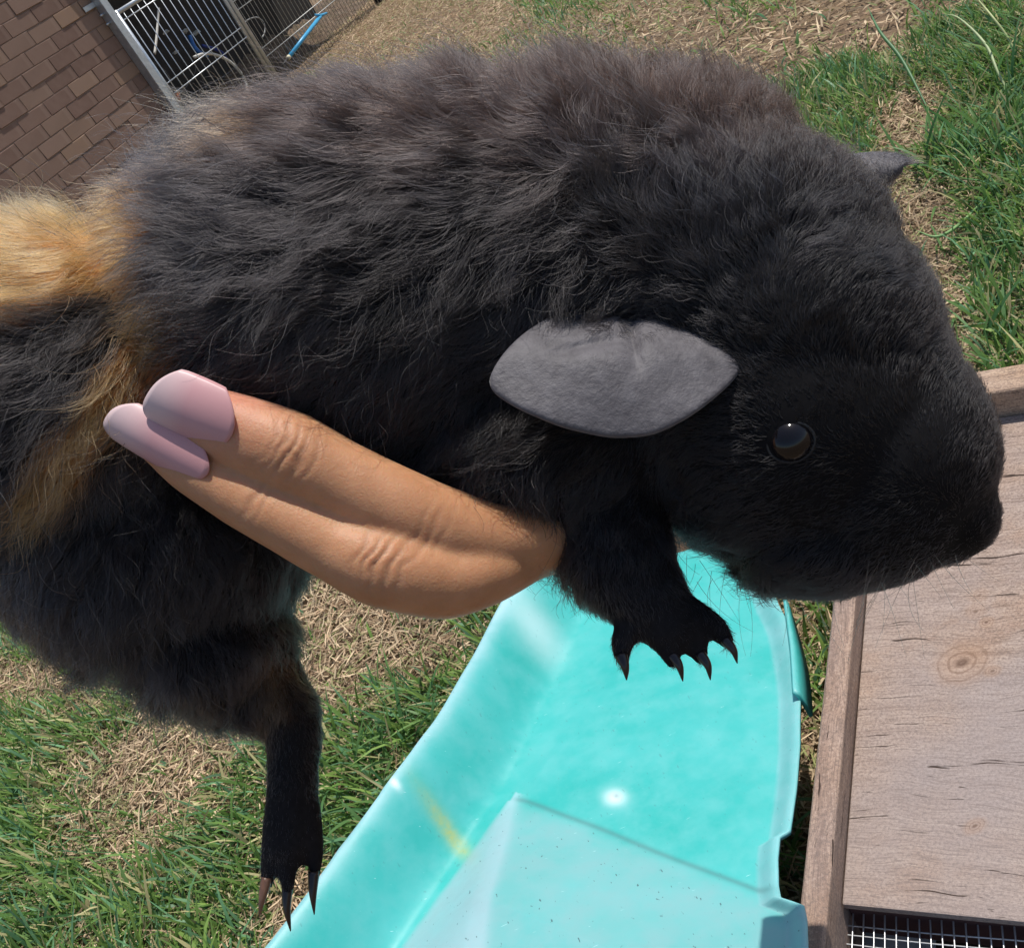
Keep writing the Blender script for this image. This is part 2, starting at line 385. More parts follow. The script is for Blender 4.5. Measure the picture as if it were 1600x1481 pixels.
# ---- wooden hutch with a framed plywood lid and wire top
HZ = 0.20
def wood_mat(name, light, dark, grain_dir, knots=(), scale=1.0, grey=0.5):
    m, t, b = mat(name); co = coord(t)
    ang = math.atan2(grain_dir[1], grain_dir[0])
    v = mapping(t, co, (1, 1, 1), (0, 0, -ang))
    warp = noise(t, 9 * scale, 3, 0.5, v, 1)
    n = N(t, 'ShaderNodeVectorMath', _operation='MULTIPLY_ADD'); t.links.new(warp, n.inputs[0]); n.inputs[1].default_value = (0.02, 0.035, 0.02); t.links.new(v, n.inputs[2])
    vv = n.outputs[0]
    g1 = noise(t, 1.0, 6, 0.65, mapping(t, vv, (10 * scale, 130 * scale, 130 * scale)))
    g2 = noise(t, 1.0, 5, 0.7, mapping(t, vv, (32 * scale, 900 * scale, 900 * scale)))
    blot = noise(t, 9 * scale, 6, 0.65, co); fine = noise(t, 520, 3, 0.8, co); wide = noise(t, 4.5, 3, 0.5, co)
    c = ramp(t, g1, [(0.25, dark), (0.5, (np.array(light) + np.array(dark)) / 2), (0.75, light)])
    c = mix(t, ramp(t, blot, [(0.40, (0, 0, 0)), (0.62, (grey, grey, grey))]), c, (0.30, 0.25, 0.235))
    c = mix(t, ramp(t, blot, [(0.24, (0.7, 0.7, 0.7)), (0.44, (0, 0, 0))]), c, (0.25, 0.13, 0.075))
    c = mix(t, ramp(t, g2, [(0.34, (0.8, 0.8, 0.8)), (0.52, (0, 0, 0))]), c, (0.14, 0.092, 0.068))
    c = mix(t, ramp(t, fine, [(0.36, (0.75, 0.75, 0.75)), (0.52, (0, 0, 0))]), c, (0.15, 0.11, 0.09)); c = mix(t, ramp(t, fine, [(0.55, (0, 0, 0)), (0.72, (0.35, 0.35, 0.35))]), c, (0.62, 0.52, 0.45))
    c = mix(t, ramp(t, wide, [(0.45, (0, 0, 0)), (0.62, (grey * 0.6,) * 3)]), c, (0.29, 0.25, 0.24))
    cr = noise(t, 1.0, 3, 0.5, mapping(t, vv, (8 * scale, 330 * scale, 330 * scale), (0, 0, 0), (3, 7, 1)))
    crack = ramp(t, cr, [(0.305, (1, 1, 1)), (0.335, (0, 0, 0))])
    c = mix(t, crack, c, (0.05, 0.032, 0.024))
    h = math_(t, 'ADD', math_(t, 'MULTIPLY', g2, 0.6), math_(t, 'MULTIPLY', fine, 0.5)); h = math_(t, 'SUBTRACT', h, math_(t, 'MULTIPLY', crack, 1.2))
    for (P, r, asp, stren) in knots:
        d = N(t, 'ShaderNodeVectorMath', _operation='SUBTRACT'); t.links.new(co, d.inputs[0]); d.inputs[1].default_value = tuple(P)
        q = mapping(t, d.outputs[0], (1 / (r * asp), 1 / r, 0.0), (0, 0, -ang))
        wn = noise(t, 2.2, 3, 0.6, q, 1); mm = N(t, 'ShaderNodeVectorMath', _operation='MULTIPLY_ADD'); t.links.new(wn, mm.inputs[0]); mm.inputs[1].default_value = (0.22, 0.22, 0); t.links.new(q, mm.inputs[2])
        sb = N(t, 'ShaderNodeVectorMath', _operation='SUBTRACT'); t.links.new(mm.outputs[0], sb.inputs[0]); sb.inputs[1].default_value = (0.11, 0.11, 0)
        ln = N(t, 'ShaderNodeVectorMath', _operation='LENGTH'); t.links.new(sb.outputs[0], ln.inputs[0]); L = ln.outputs['Value']
        rings = math_(t, 'SINE', math_(t, 'MULTIPLY', L, 21.0))
        msk = ramp(t, L, [(0.55, (1, 1, 1)), (1.0, (0, 0, 0))])
        core = ramp(t, L, [(0.12, (1, 1, 1)), (0.25, (0, 0, 0))])
        rc = ramp(t, rings, [(0.55, (0, 0, 0)), (0.95, (1, 1, 1))])
        f1 = math_(t, 'MULTIPLY', math_(t, 'MULTIPLY', msk, rc), 0.42 * stren)
        c = mix(t, math_(t, 'MULTIPLY', msk, 0.3 * stren), c, (0.36, 0.22, 0.135)); c = mix(t, f1, c, (0.12, 0.065, 0.04))
        c = mix(t, math_(t, 'MULTIPLY', core, 0.6 * stren), c, (0.09, 0.05, 0.035))
    t.links.new(c, b.inputs['Base Color']); b.inputs['Roughness'].default_value = 0.85; b.inputs['Specular IOR Level'].default_value = 0.25
    bump(t, b, h, 0.6, 0.0012); return m

def build_hutch():
    bl, br = on_z(1313, 1412, HZ), on_z(1600, 1440, HZ)
    ax = nrm(br - bl); ax[2] = 0; ax = nrm(ax); ay = np.array([-ax[1], ax[0], 0])      # ax along the lid's short edge, ay along its side
    tl = on_z(1545, 655, HZ); Ly = float((tl - bl) @ ay); Wd = 0.62
    ol, ow = 0.0, 0.036
    root = empty('rabbit_hutch', (bl + ax * Wd / 2 + ay * Ly / 2) * [1, 1, 0], 'weathered wooden hutch with framed plywood lid and wire mesh top', 'hutch')
    kn = [(on_z(1503, 1035, HZ), 0.021, 1.25, 1.0), (on_z(1541, 972, HZ), 0.0062, 1.2, 1.1), (on_z(1524, 955, HZ), 0.009, 1.1, .7), (on_z(1530, 930, HZ), 0.008, 1.2, .6), (on_z(1551, 1048, HZ), 0.006, 1.3, .9), (on_z(1523, 1290, HZ), 0.006, 1.6, .9)]
    ply = wood_mat('weathered_plywood', (0.47, 0.36, 0.285), (0.27, 0.185, 0.14), ax, kn, 1.0, 0.7)
    pine = wood_mat('weathered_pine', (0.50, 0.34, 0.24), (0.19, 0.11, 0.075), ay, (), 1.0, 0.3)
    pine2 = wood_mat('weathered_pine_cross', (0.56, 0.40, 0.27), (0.34, 0.21, 0.13), ax, (), 1.0, 0.3)
    dark = flat_mat('hutch_inside', (0.05, 0.038, 0.03), 0.95, 0, 0.5, 40)
    link('lid_board', box_mesh('lid', bl + UP * -0.006 + ax * 0.001, ax * Wd, ay * Ly, UP * 0.006, 0.0012), ply, root)
    ext = 0.36
    # left rail, proud of the lid
    rw, rh = 0.017, 0.024
    link('frame_rail', box_mesh('rail', bl - ax * rw - ay * ext + UP * -0.03, ax * rw, ay * (Ly + ext + 0.034), UP * (0.03 + rh), 0.0035, 3), pine, root)
    link('frame_rail', box_mesh('rail', bl + ay * (Ly + 0.001) + ax * 0.001 + UP * -0.03, ax * Wd, ay * 0.034, UP * (0.03 + rh + 0.004), 0.003, 3), pine2, root)
    link('frame_rail', box_mesh('rail', bl + ax * (Wd + 0.002) - ay * ext + UP * -0.03, ax * rw, ay * (Ly + ext + 0.034), UP * (0.03 + rh), 0.003), pine, root)
    link('frame_rail', box_mesh('rail', bl - ay * ext + ax * 0.001 + UP * -0.03, ax * Wd, ay * 0.034, UP * (0.03 + rh), 0.003), pine2, root)
    # side boards down to the ground and a dark floor
    zb = -(HZ - 0.004)
    for o, e in ((bl - ax * 0.028 - ay * ext, ay * (Ly + ext)), (bl + ax * (Wd + 0.008) - ay * ext, ay * (Ly + ext))):
        link('side_board', box_mesh('side', o + UP * zb, ax * 0.018, e, UP * (HZ - 0.036)), pine, root)
    for o in (bl + ay * (Ly + 0.008) - ax * 0.009, bl - ay * (ext - 0.008) - ax * 0.009):
        link('end_board', box_mesh('end', o + UP * zb, ax * (Wd + 0.016), ay * 0.018, UP * (HZ - 0.036)), pine2, root)
    link('floor_board', box_mesh('fl', bl - ax * 0.009 - ay * (ext - 0.03) + UP * (zb + 0.01), ax * (Wd + 0.016), ay * (Ly + ext - 0.03), UP * 0.012), dark, root)
    # dark bearer under the lid's edge
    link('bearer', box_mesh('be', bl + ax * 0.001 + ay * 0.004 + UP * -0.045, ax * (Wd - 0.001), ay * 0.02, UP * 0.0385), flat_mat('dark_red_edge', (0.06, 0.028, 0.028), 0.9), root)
    # hardware cloth
    V, F = [], []; pitch = 0.0066; r = 0.00055; zc = -0.018
    def add(a, b_, lift):
        o = len(V); d = nrm(b_ - a); sd = np.cross(d, UP); n = 14
        for i in range(n):
            q = a + (b_ - a) * i / (n - 1); wob = UP * (0.0016 * math.sin(q[0] * 61 + q[1] * 47) + 0.001 * math.sin(q[0] * 143 - q[1] * 97) + lift) + sd * 0.0007 * math.sin(q[0] * 90 + q[1] * 130)
            for th in range(4): V.append(q + wob + r * (sd * math.cos(th * math.pi / 2) + UP * math.sin(th * math.pi / 2)))
        for i in range(n - 1):
            for j in range(4): F.append((o + 4 * i + j, o + 4 * i + (j + 1) % 4, o + 4 * i + 4 + (j + 1) % 4, o + 4 * i + 4 + j))
    for k in range(int(Wd / pitch)): a = bl + ax * (0.003 + k * pitch) + UP * zc + ay * 0.004; add(a, a - ay * (ext - 0.03), 0.0004)
    for k in range(int((ext - 0.03) / pitch)): a = bl - ay * (0.003 + k * pitch) + UP * zc; add(a, a + ax * Wd, -0.0004)
    wm = mesh_py('wire_mesh', V, F, True)
    link('wire_mesh', wm, flat_mat('zinc_wire', (0.62, 0.63, 0.64), 0.35, 0.7, 0.1, 60), root)
    pr = on_z(1392, 1455, 0.12)
    g = np.linspace(0, 1, 9); P = pr + (g[:, None, None] - 0.5) * ax * 0.05 + (g[None, :, None] - 0.5) * ay * 0.07
    P[..., 2] = 0.105 + 0.008 * vnoise(P.reshape(-1, 3) * 70, 2).reshape(9, 9)
    po = link('paper_scrap', grid_mesh('paper', P), flat_mat('white_paper', (0.55, 0.54, 0.52), 0.8)); po.modifiers.new('t', 'SOLIDIFY').thickness = 0.0006
    tag(po, 'crumpled white paper scrap seen under the hutch wire mesh', 'paper')
    bx = box_mesh('straw', pr * [1, 1, 0] + UP * 0.026 - ax * 0.035 - ay * 0.04, ax * 0.07, ay * 0.08, UP * 0.072, 0.006)
    tag(link('feed_block', bx, dark), 'dark feed block under the paper scrap inside the hutch', 'block')
build_hutch()

# ---- turquoise plastic slide
def build_slide():
    A, B, C3 = on_z(850, 905, 0.13), on_z(1200, 930, 0.14), on_z(900, 1481, 0.24)
    nrm_ = nrm(np.cross(B - A, C3 - A)); nrm_ = nrm_ * np.sign(nrm_[2])
    def onp(u, v): q = ray(u, v); return CAM + q * (((A - CAM) @ nrm_) / (q @ nrm_))[..., None]
    vL = np.array([560, 700, 850, 905, 960, 1020, 1100, 1180, 1260, 1340, 1410, 1481, 1560, 1660, 1800])
    uL = np.array([1010, 950, 880, 852, 828, 797, 757, 715, 668, 615, 568, 522, 466, 392, 290])
    vR = np.array([560, 905, 935, 962, 985, 1000, 1050, 1100, 1180, 1250, 1316, 1321, 1326, 1360, 1400, 1424, 1429, 1436, 1460, 1481, 1600, 1800])
    uR = np.array([1120, 1200, 1212, 1222, 1234, 1240, 1250, 1256, 1256, 1250, 1241, 1234, 1225, 1222, 1223, 1228, 1245, 1264, 1270, 1272, 1285, 1300])
    nv, na = 460, 150
    v = np.linspace(640, 1790, nv); a = np.linspace(0, 1, na)
    L = np.interp(v, vL, uL); Rr = np.interp(v, vR, uR)
    u2 = L[:, None] + (Rr - L)[:, None] * a[None, :]; v2 = np.repeat(v[:, None], na, 1)
    P = onp(u2, v2); sc = np.linalg.norm(onp(u2 + 1, v2) - P, axis=-1)            # metres per pixel
    # heights above the bed
    xl = (u2 - L[:, None]); wl = 85 + 0.05 * (v2 - 900)                            # inner wall width in px
    hl = 0.055 * (1 - sstep(0.12, 1.0, xl / wl)) - 0.10 * np.clip(0.12 - xl / wl, 0, 1) * 4
    xr = (Rr[:, None] - u2); hr = 0.009 * (1 - sstep(4, 40, xr))
    # raised foot of the slide: crease line and left facet
    d1 = (v2 - (1265 + (u2 - 850) * 0.385)) * 0.93                                # below the crease
    tl = 838 - (v2 - 1195) * 0.72; d2 = (u2 - tl) * 0.82
    k = lambda x: np.log1p(np.exp(np.clip(x / 7.0, -30, 30))) * 7.0
    hb = -8 * np.log(np.exp(-np.clip(k(d1 + 2) * 0.34, 0, 250) / 8) + np.exp(-np.clip(k(d2) * 0.62, 0, 250) / 8)) ; hb = np.clip(hb + 5.5, 0, 400) * sc
    hb = np.maximum(hb, 0)
    h = hl + hr + hb + 0.0012 * vnoise(P.reshape(-1, 3) * 22, 4).reshape(u2.shape)
    Q = P + nrm_ * h[..., None]
    me = grid_mesh('slide_shell', Q)
    g1, g2 = np.gradient(h); lap = np.abs(np.gradient(g1, axis=0)) + np.abs(np.gradient(g2, axis=1))
    ridge = np.exp(-((d1 * 0.34 - d2 * 0.62) / 9) ** 2) * (d1 > -10) * (d2 > 0)
    facet = sstep(0, 12, d2) * (1 - sstep(-14, 10, d2 * 0.62 - d1 * 0.34)) * sstep(-60, 10, d1) * (1 - 0.0 * d1)  # pale facet: light caught from the sky, put into the colour with the scuffing
    rim = np.exp(-((xl - 14) / 13) ** 2) + 0.55 * (1 - sstep(34, 42, xr))
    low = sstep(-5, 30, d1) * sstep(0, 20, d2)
    wear_and_sky = np.clip(0.75 * rim + 0.8 * ridge + 0.6 * facet + 0.24 * low, 0, 1)
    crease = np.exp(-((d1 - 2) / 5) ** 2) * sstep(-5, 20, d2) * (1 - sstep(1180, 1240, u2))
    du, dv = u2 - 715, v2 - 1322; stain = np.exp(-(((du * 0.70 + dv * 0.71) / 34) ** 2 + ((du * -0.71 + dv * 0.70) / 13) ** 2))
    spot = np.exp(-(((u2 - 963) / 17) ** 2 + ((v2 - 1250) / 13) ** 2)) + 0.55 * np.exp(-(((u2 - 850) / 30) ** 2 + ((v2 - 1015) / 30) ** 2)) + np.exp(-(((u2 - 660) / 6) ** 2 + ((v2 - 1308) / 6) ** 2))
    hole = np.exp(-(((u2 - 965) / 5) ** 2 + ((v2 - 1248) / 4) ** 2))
    for nme, arr in (('wear_and_sky', wear_and_sky), ('crease', np.clip(crease + hole, 0, 1)), ('stain', stain), ('spot', np.clip(spot, 0, 1)), ('low', np.clip(low + facet, 0, 1))): pattr(me, nme, arr)
    m, t, b = mat('turquoise_plastic'); co = coord(t)
    n1 = noise(t, 9, 4, 0.6, co); n2 = noise(t, 170, 4, 0.7, co); n3 = noise(t, 38, 5, 0.65, co)
    c = ramp(t, n1, [(0.3, (0.022, 0.38, 0.345)), (0.7, (0.070, 0.45, 0.43))])
    c = mix(t, ramp(t, n3, [(0.40, (0, 0, 0)), (0.72, (0.45, 0.45, 0.45))]), c, (0.15, 0.47, 0.47))
    wf = math_(t, 'MULTIPLY', attr(t, 'wear_and_sky', 'Fac'), math_(t, 'ADD', 0.45, math_(t, 'MULTIPLY', n3, 0.85)))
    c = mix(t, wf, c, (0.38, 0.55, 0.60))
    c = mix(t, math_(t, 'MULTIPLY', attr(t, 'spot', 'Fac'), 0.8), c, (0.75, 0.86, 0.88))
    c = mix(t, math_(t, 'MULTIPLY', attr(t, 'stain', 'Fac'), math_(t, 'MULTIPLY', n2, 1.3)), c, (0.38, 0.42, 0.13))
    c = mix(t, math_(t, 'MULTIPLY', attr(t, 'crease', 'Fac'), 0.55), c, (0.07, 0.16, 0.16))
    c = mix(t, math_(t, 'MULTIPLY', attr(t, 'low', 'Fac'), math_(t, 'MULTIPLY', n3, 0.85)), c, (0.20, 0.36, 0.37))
    # dark flecks of dirt, longer along the slide, mostly low down; pale scratches
    fl = noise(t, 1.0, 2, 0.5, mapping(t, co, (420, 150, 200), (0, 0, 0.6)))
    fm = math_(t, 'MULTIPLY', ramp(t, fl, [(0.69, (0, 0, 0)), (0.74, (1, 1, 1))]), math_(t, 'ADD', 0.28, math_(t, 'MULTIPLY', attr(t, 'low', 'Fac'), 0.6)))
    c = mix(t, fm, c, (0.05, 0.10, 0.11))
    scn = noise(t, 1.0, 1, 0.5, mapping(t, co, (60, 900, 300), (0, 0, 1.1)))
    c = mix(t, ramp(t, scn, [(0.775, (0, 0, 0)), (0.81, (0.5, 0.5, 0.5))]), c, (0.6, 0.8, 0.82))
    t.links.new(c, b.inputs['Base Color'])
    b.inputs['Roughness'].default_value = 0.42; b.inputs['Specular IOR Level'].default_value = 0.45
    t.links.new(ramp(t, n3, [(0.3, (0.34, 0.34, 0.34)), (0.75, (0.55, 0.55, 0.55))]), b.inputs['Roughness'])
    b.inputs['Subsurface Weight'].default_value = 0.15; b.inputs['Subsurface Radius'].default_value = (0.004, 0.012, 0.012); b.inputs['Subsurface Scale'].default_value = 0.6
    bump(t, b, n2, 0.12, 0.001)
    root = empty('plastic_slide', on_z(900, 1300, 0.0), 'faded turquoise plastic slide with a split rim lying on the grass', 'slide')
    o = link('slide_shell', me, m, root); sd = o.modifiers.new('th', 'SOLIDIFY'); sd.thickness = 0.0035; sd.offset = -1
    # torn strip of rim on the hutch side
    pv = np.linspace(964, 1112, 24); tt = (pv - 964) / 148
    u0 = np.interp(pv, [964, 990, 1040, 1100, 1112], [1237, 1240, 1246, 1250, 1251]); wd = 16 * np.sin(np.pi * np.clip(tt * 0.55 + 0.03, 0, 1)) + 2
    P = np.stack([onp(u0, pv) + nrm_ * 0.020, onp(u0 + wd * 0.45, pv) + nrm_ * 0.016, onp(u0 + wd, pv) - nrm_ * 0.004], 1)
    me2 = grid_mesh('torn_rim', P)
    for nme in ('wear_and_sky', 'crease', 'stain', 'spot', 'low'): pattr(me2, nme, np.zeros(len(me2.vertices)) + (0.25 * (np.arange(len(me2.vertices)) % 3 == 0) if nme == 'wear_and_sky' else 0))
    o = link('torn_rim', me2, m, root); o.modifiers.new('th', 'SOLIDIFY').thickness = 0.003
    # outer skirt on the left, down to the grass
    st = Q[:, 0]; P = np.stack([st - nrm_ * 0.004, st * [1, 1, 0] + UP * np.minimum(st[:, 2:] * 0.25, 0.03)], 1)
    me3 = grid_mesh('outer_skirt', P)
    for nme in ('wear_and_sky', 'crease', 'stain', 'spot', 'low'): pattr(me3, nme, np.full(len(me3.vertices), 0.7 if nme == 'wear_and_sky' else 0))
    o = link('outer_skirt', me3, m, root); o.modifiers.new('th', 'SOLIDIFY').thickness = 0.003
    return Q
SLIDE_Q = build_slide()

# ================================================================== GRASS, STRAW, WEEDS
# patches read off the photograph: (u, v, ru, rv, green)  — projected onto the ground
PATCH = [(60, 970, 130, 60, 1), (50, 1065, 90, 40, 0), (40, 1200, 100, 90, 1), (130, 1130, 110, 40, .7), (260, 1200, 130, 80, .05), (130, 1370, 170, 80, .85), (300, 1420, 150, 80, .9),
         (200, 1330, 80, 40, .2), (380, 1300, 60, 120, .8), (560, 980, 100, 60, 0), (650, 1010, 120, 60, .0), (760, 990, 60, 60, .9), (500, 1070, 60, 45, .05), (600, 1200, 130, 130, 1), (660, 1090, 80, 50, .7),
         (510, 1420, 110, 60, 0), (590, 1400, 50, 40, .1), (560, 60, 90, 50, .0), (640, 40, 80, 50, .0), (720, 50, 60, 30, .1), (690, 90, 50, 25, .5), (760, 40, 60, 30, .1), (880, 20, 70, 30, 1),
         (800, 70, 70, 30, .6), (990, 40, 90, 50, .35), (1100, 60, 100, 50, .3), (1170, 15, 60, 25, .9), (1330, 40, 100, 45, .0), (1310, 140, 90, 50, 1), (1250, 110, 50, 40, .7), (1520, 60, 110, 60, 1),
         (1430, 190, 50, 50, .05), (1530, 240, 90, 80, 1), (1440, 340, 60, 70, .0), (1570, 400, 70, 100, 1), (1480, 470, 45, 60, .15), (1510, 560, 35, 40, .0), (1570, 540, 50, 60, 1), (1250, 1000, 30, 100, .4), (1235, 1370, 30, 80, .6)]
PC = np.array(PATCH); PG = on_ground(PC[:, 0], PC[:, 1])
_du = on_ground(PC[:, 0] + PC[:, 2], PC[:, 1]) - PG; _dv = on_ground(PC[:, 0], PC[:, 1] + PC[:, 3]) - PG
def greenness(P):
    num = np.zeros(len(P)); den = np.full(len(P), 0.02); nz = vnoise(np.c_[P[:, :2] * 3.1, np.zeros(len(P))], 6)
    num += 0.02 * np.clip(0.5 + 0.9 * nz, 0, 1)
    for k in range(len(PC)):
        A = np.array([[_du[k, 0], _dv[k, 0]], [_du[k, 1], _dv[k, 1]]]); q = (P[:, :2] - PG[k, :2]) @ np.linalg.inv(A).T
        wg = np.exp(-1.6 * (q ** 2).sum(1)); num += wg * PC[k, 4]; den += wg
    g = num / den
    return np.clip(g + 0.30 * vnoise(np.c_[P[:, :2] * 14, np.ones(len(P))], 8) + 0.12 * vnoise(np.c_[P[:, :2] * 45, np.ones(len(P))], 9), 0, 1)

def blades(name, P, az, L, Wd, lean, droop, col, seg=3, mat_=None, fold=0.0):
    """strip blades: P roots, az heading, lean from vertical (rad), droop extra bend along the blade"""
    n = len(P); ts = np.linspace(0, 1, seg + 1); pos = P.copy(); V = np.zeros((n, 2 * seg + 1, 3))
    hd = np.stack([np.cos(az), np.sin(az), np.zeros(n)], -1); sd = np.stack([-np.sin(az), np.cos(az), np.zeros(n)], -1)
    tw = RNG.normal(0, 0.5, n)
    for i in range(seg + 1):
        ang = np.clip(lean + droop * ts[i], 0, 1.75)
        d = hd * np.sin(ang)[:, None] + UP * np.cos(ang)[:, None]; up2 = -hd * np.cos(ang)[:, None] + UP * np.sin(ang)[:, None]
        side = sd * np.cos(tw)[:, None] + up2 * np.sin(tw)[:, None]
        wi = Wd * (0.55 + 0.9 * ts[i] - 1.25 * ts[i] ** 2)
        if i < seg: V[:, 2 * i] = pos - side * (wi / 2)[:, None]; V[:, 2 * i + 1] = pos + side * (wi / 2)[:, None]
        else: V[:, 2 * seg] = pos
        pos = pos + d * (L / seg)[:, None]
        pos[:, 2] = np.maximum(pos[:, 2], ground_z(pos[:, 0], pos[:, 1]) + 0.003)
    k = 2 * seg + 1; base = (np.arange(n) * k)[:, None]
    loops, sizes = [], []
    for i in range(seg - 1): loops.append(base + np.array([2 * i, 2 * i + 1, 2 * i + 3, 2 * i + 2])); sizes.append(4)
    loops.append(base + np.array([2 * seg - 2, 2 * seg - 1, 2 * seg])); sizes.append(3)
    lp = np.concatenate(loops, 1); per = lp.shape[1]; st = np.concatenate([[0], np.cumsum(sizes)[:-1]])
    starts = (np.arange(n)[:, None] * per + st[None]).ravel()
    me = mesh_np(name, V.reshape(-1, 3), lp.ravel(), starts)
    pattr(me, 'bcol', np.repeat(col, k, 0), 'FLOAT_COLOR')
    o = link(name, me, mat_); return o

def leaf_mat(name, transl=0.35, rough=0.5, spec=0.35):
    m, t, b = mat(name); c = attr(t, 'bcol')
    t.links.new(c, b.inputs['Base Color']); b.inputs['Roughness'].default_value = rough; b.inputs['Specular IOR Level'].default_value = spec
    tr = N(t, 'ShaderNodeBsdfTranslucent'); t.links.new(c, tr.inputs[0]); mx = t.nodes.new('ShaderNodeMixShader'); mx.inputs[0].default_value = transl
    t.links.new(b.outputs[0], mx.inputs[1]); t.links.new(tr.outputs[0], mx.inputs[2]); t.links.new(mx.outputs[0], t.nodes['Material Output'].inputs[0]); return m
GRASS_M = leaf_mat('grass_blade', 0.38); STRAW_M = leaf_mat('dry_straw', 0.2, 0.8, 0.2)

def scatter(n, dmax, dmin=0.0):
    """roots on the yard, denser near the camera"""
    out = []
    while sum(map(len, out)) < n:
        k = n * 2; r = np.sqrt(RNG.uniform(dmin ** 2, dmax ** 2, k)); th = RNG.uniform(math.radians(10), math.radians(170), k)
        P = np.stack([r * np.cos(th), r * np.sin(th), np.zeros(k)], -1)
        u, v, dd = to_px(P); P = P[(u > -520) & (u < 2100) & (v > -400) & (v < 1950)]   # the strip of yard the photograph shows, with a margin
        out.append(P)
    P = np.concatenate(out)[:n]; P[:, 2] = ground_z(P[:, 0], P[:, 1]); return P
def keep_off(P):
    sx = SLIDE_Q[::12, ::12].reshape(-1, 3)
    u, v, d = to_px(P); return P
def build_grass():
    # thatch and clippings lying flat
    for name, n, r0, r1, sc in (('dry_clippings', 195000, 0.2, 2.2, 1.0), ('far_dry_clippings', 270000, 2.2, 11.0, 2.0)):
        P = scatter(n, r1, r0); g = greenness(P)
        P = P[RNG.random(len(P)) < (1.0 - 0.5 * g)]; n = len(P); P[:, 2] += RNG.uniform(0.001, 0.012, n)
        hue = RNG.random(n)[:, None]; c = np.array([0.66, 0.52, 0.34]) * (1 - hue) + np.array([0.42, 0.28, 0.175]) * hue
        c = c * RNG.uniform(0.5, 1.25, (n, 1)) * (1 + 0.2 * vnoise(np.c_[P[:, :2] * 5, np.zeros(n)], 2)[:, None])
        gr = RNG.random(n) < 0.16; c[gr] = np.array([0.34, 0.36, 0.15]) * RNG.uniform(0.6, 1.1, (gr.sum(), 1))
        L = RNG.gamma(4, 0.0052, n) * (1 if sc == 1 else 1.5); Wd = RNG.uniform(0.0016, 0.0038, n) * (1 if sc == 1 else 2.2)
        o = blades(name, P, RNG.uniform(0, 6.283, n), L, Wd, RNG.uniform(1.15, 1.62, n), RNG.normal(0, 0.35, n), c, 2, STRAW_M)
        tag(o, 'dry straw clippings covering the far lawn' if sc > 1 else 'dry straw clippings matted between the near grass', 'straw', kind='stuff')
    for name, n, r0, r1, sc in (('lawn_grass', 210000, 0.2, 2.3, 1.0), ('far_lawn_grass', 100000, 2.3, 8.5, 1.8)):
        P = scatter(n, r1, r0); g = greenness(P); P = P[RNG.random(len(P)) < np.clip(1.0 * g - 0.10, 0.025, 0.85)]; n = len(P); g = greenness(P)
        tone = vnoise(np.c_[P[:, :2] * 4, np.zeros(n)], 12)[:, None]
        hue = np.clip(RNG.beta(2, 2, n)[:, None] + 0.25 * tone, 0, 1)
        c = np.array([0.085, 0.19, 0.045]) * (1 - hue) + np.array([0.24, 0.36, 0.085]) * hue
        dry = (RNG.random(n) < 0.17 + 0.3 * (1 - g)); c[dry] = np.array([0.50, 0.45, 0.22]) * RNG.uniform(0.6, 1.1, (dry.sum(), 1))
        bluish = RNG.random(n) < 0.25; c[bluish & ~dry] = np.array([0.12, 0.25, 0.12]) * RNG.uniform(0.8, 1.5, ((bluish & ~dry).sum(), 1))
        c = c * RNG.uniform(0.75, 1.3, (n, 1))
        L = RNG.gamma(5, 0.0068, n) * (0.5 + 0.65 * g) * (1 if sc == 1 else 1.2); Wd = RNG.uniform(0.0028, 0.0066, n) * (1 if sc == 1 else 1.6)
        az0 = 2.2 + 1.5 * vnoise(np.c_[P[:, :2] * 6, np.zeros(n)], 21)
        az = np.where(RNG.random(n) < 0.45, az0 + RNG.normal(0, 0.5, n), RNG.uniform(0, 6.283, n))
        o = blades(name, P, az, L, Wd, np.abs(RNG.normal(0.55, 0.35, n)), RNG.uniform(0.2, 1.2, n), c, 3, GRASS_M)
        tag(o, 'green lawn grass in the far part of the yard' if sc > 1 else 'short green lawn grass growing in patches near the slide', 'grass', kind='stuff')
    # longer runners and tufts by the hutch
    P, az, L, Wd, ln, dr, c = [], [], [], [], [], [], []
    for (u, v, n, l0, sp, wmul) in ((1560, 180, 34, 0.12, .10, 1.2), (1500, 255, 40, 0.13, .07, 1.3), (1570, 290, 30, 0.12, .08, 1.2), (1540, 60, 26, 0.12, .12, 1), (1590, 120, 26, 0.14, .1, 1), (1520, 400, 22, 0.09, .07, 1), (1580, 520, 30, 0.10, .06, 1.3), (1560, 590, 16, 0.10, .03, 1.6), (590, 1190, 40, 0.085, .09, 1.2), (650, 1150, 40, 0.08, .07, 1.1), (570, 1290, 34, 0.08, .07, 1.1), (690, 1080, 26, 0.07, .05, 1), (330, 1400, 46, 0.07, .12, .7), (60, 950, 40, 0.07, .1, .8), (210, 1140, 26, 0.07, .07, .8), (1340, 140, 30, 0.08, .12, 1), (140, 1420, 40, 0.07, .12, .7)):
        q = on_ground(np.float64(u), np.float64(v)); k = n
        P.append(q + np.c_[RNG.normal(0, sp * .6, (k, 2)), np.zeros(k)]); az.append(RNG.uniform(0, 6.283, k)); L.append(RNG.uniform(0.5, 1.15, k) * l0)
        Wd.append(RNG.uniform(0.0035, 0.0062, k) * wmul); ln.append(RNG.uniform(0.3, 1.15, k)); dr.append(RNG.uniform(0.1, 1.1, k)); hue = RNG.random((k, 1)); c.append((np.array([0.07, 0.18, 0.06]) * (1 - hue) + np.array([0.19, 0.33, 0.10]) * hue))
    P, c = np.concatenate(P), np.concatenate(c); az, L, Wd, ln, dr = map(np.concatenate, (az, L, Wd, ln, dr)); P[:, 2] = ground_z(P[:, 0], P[:, 1])
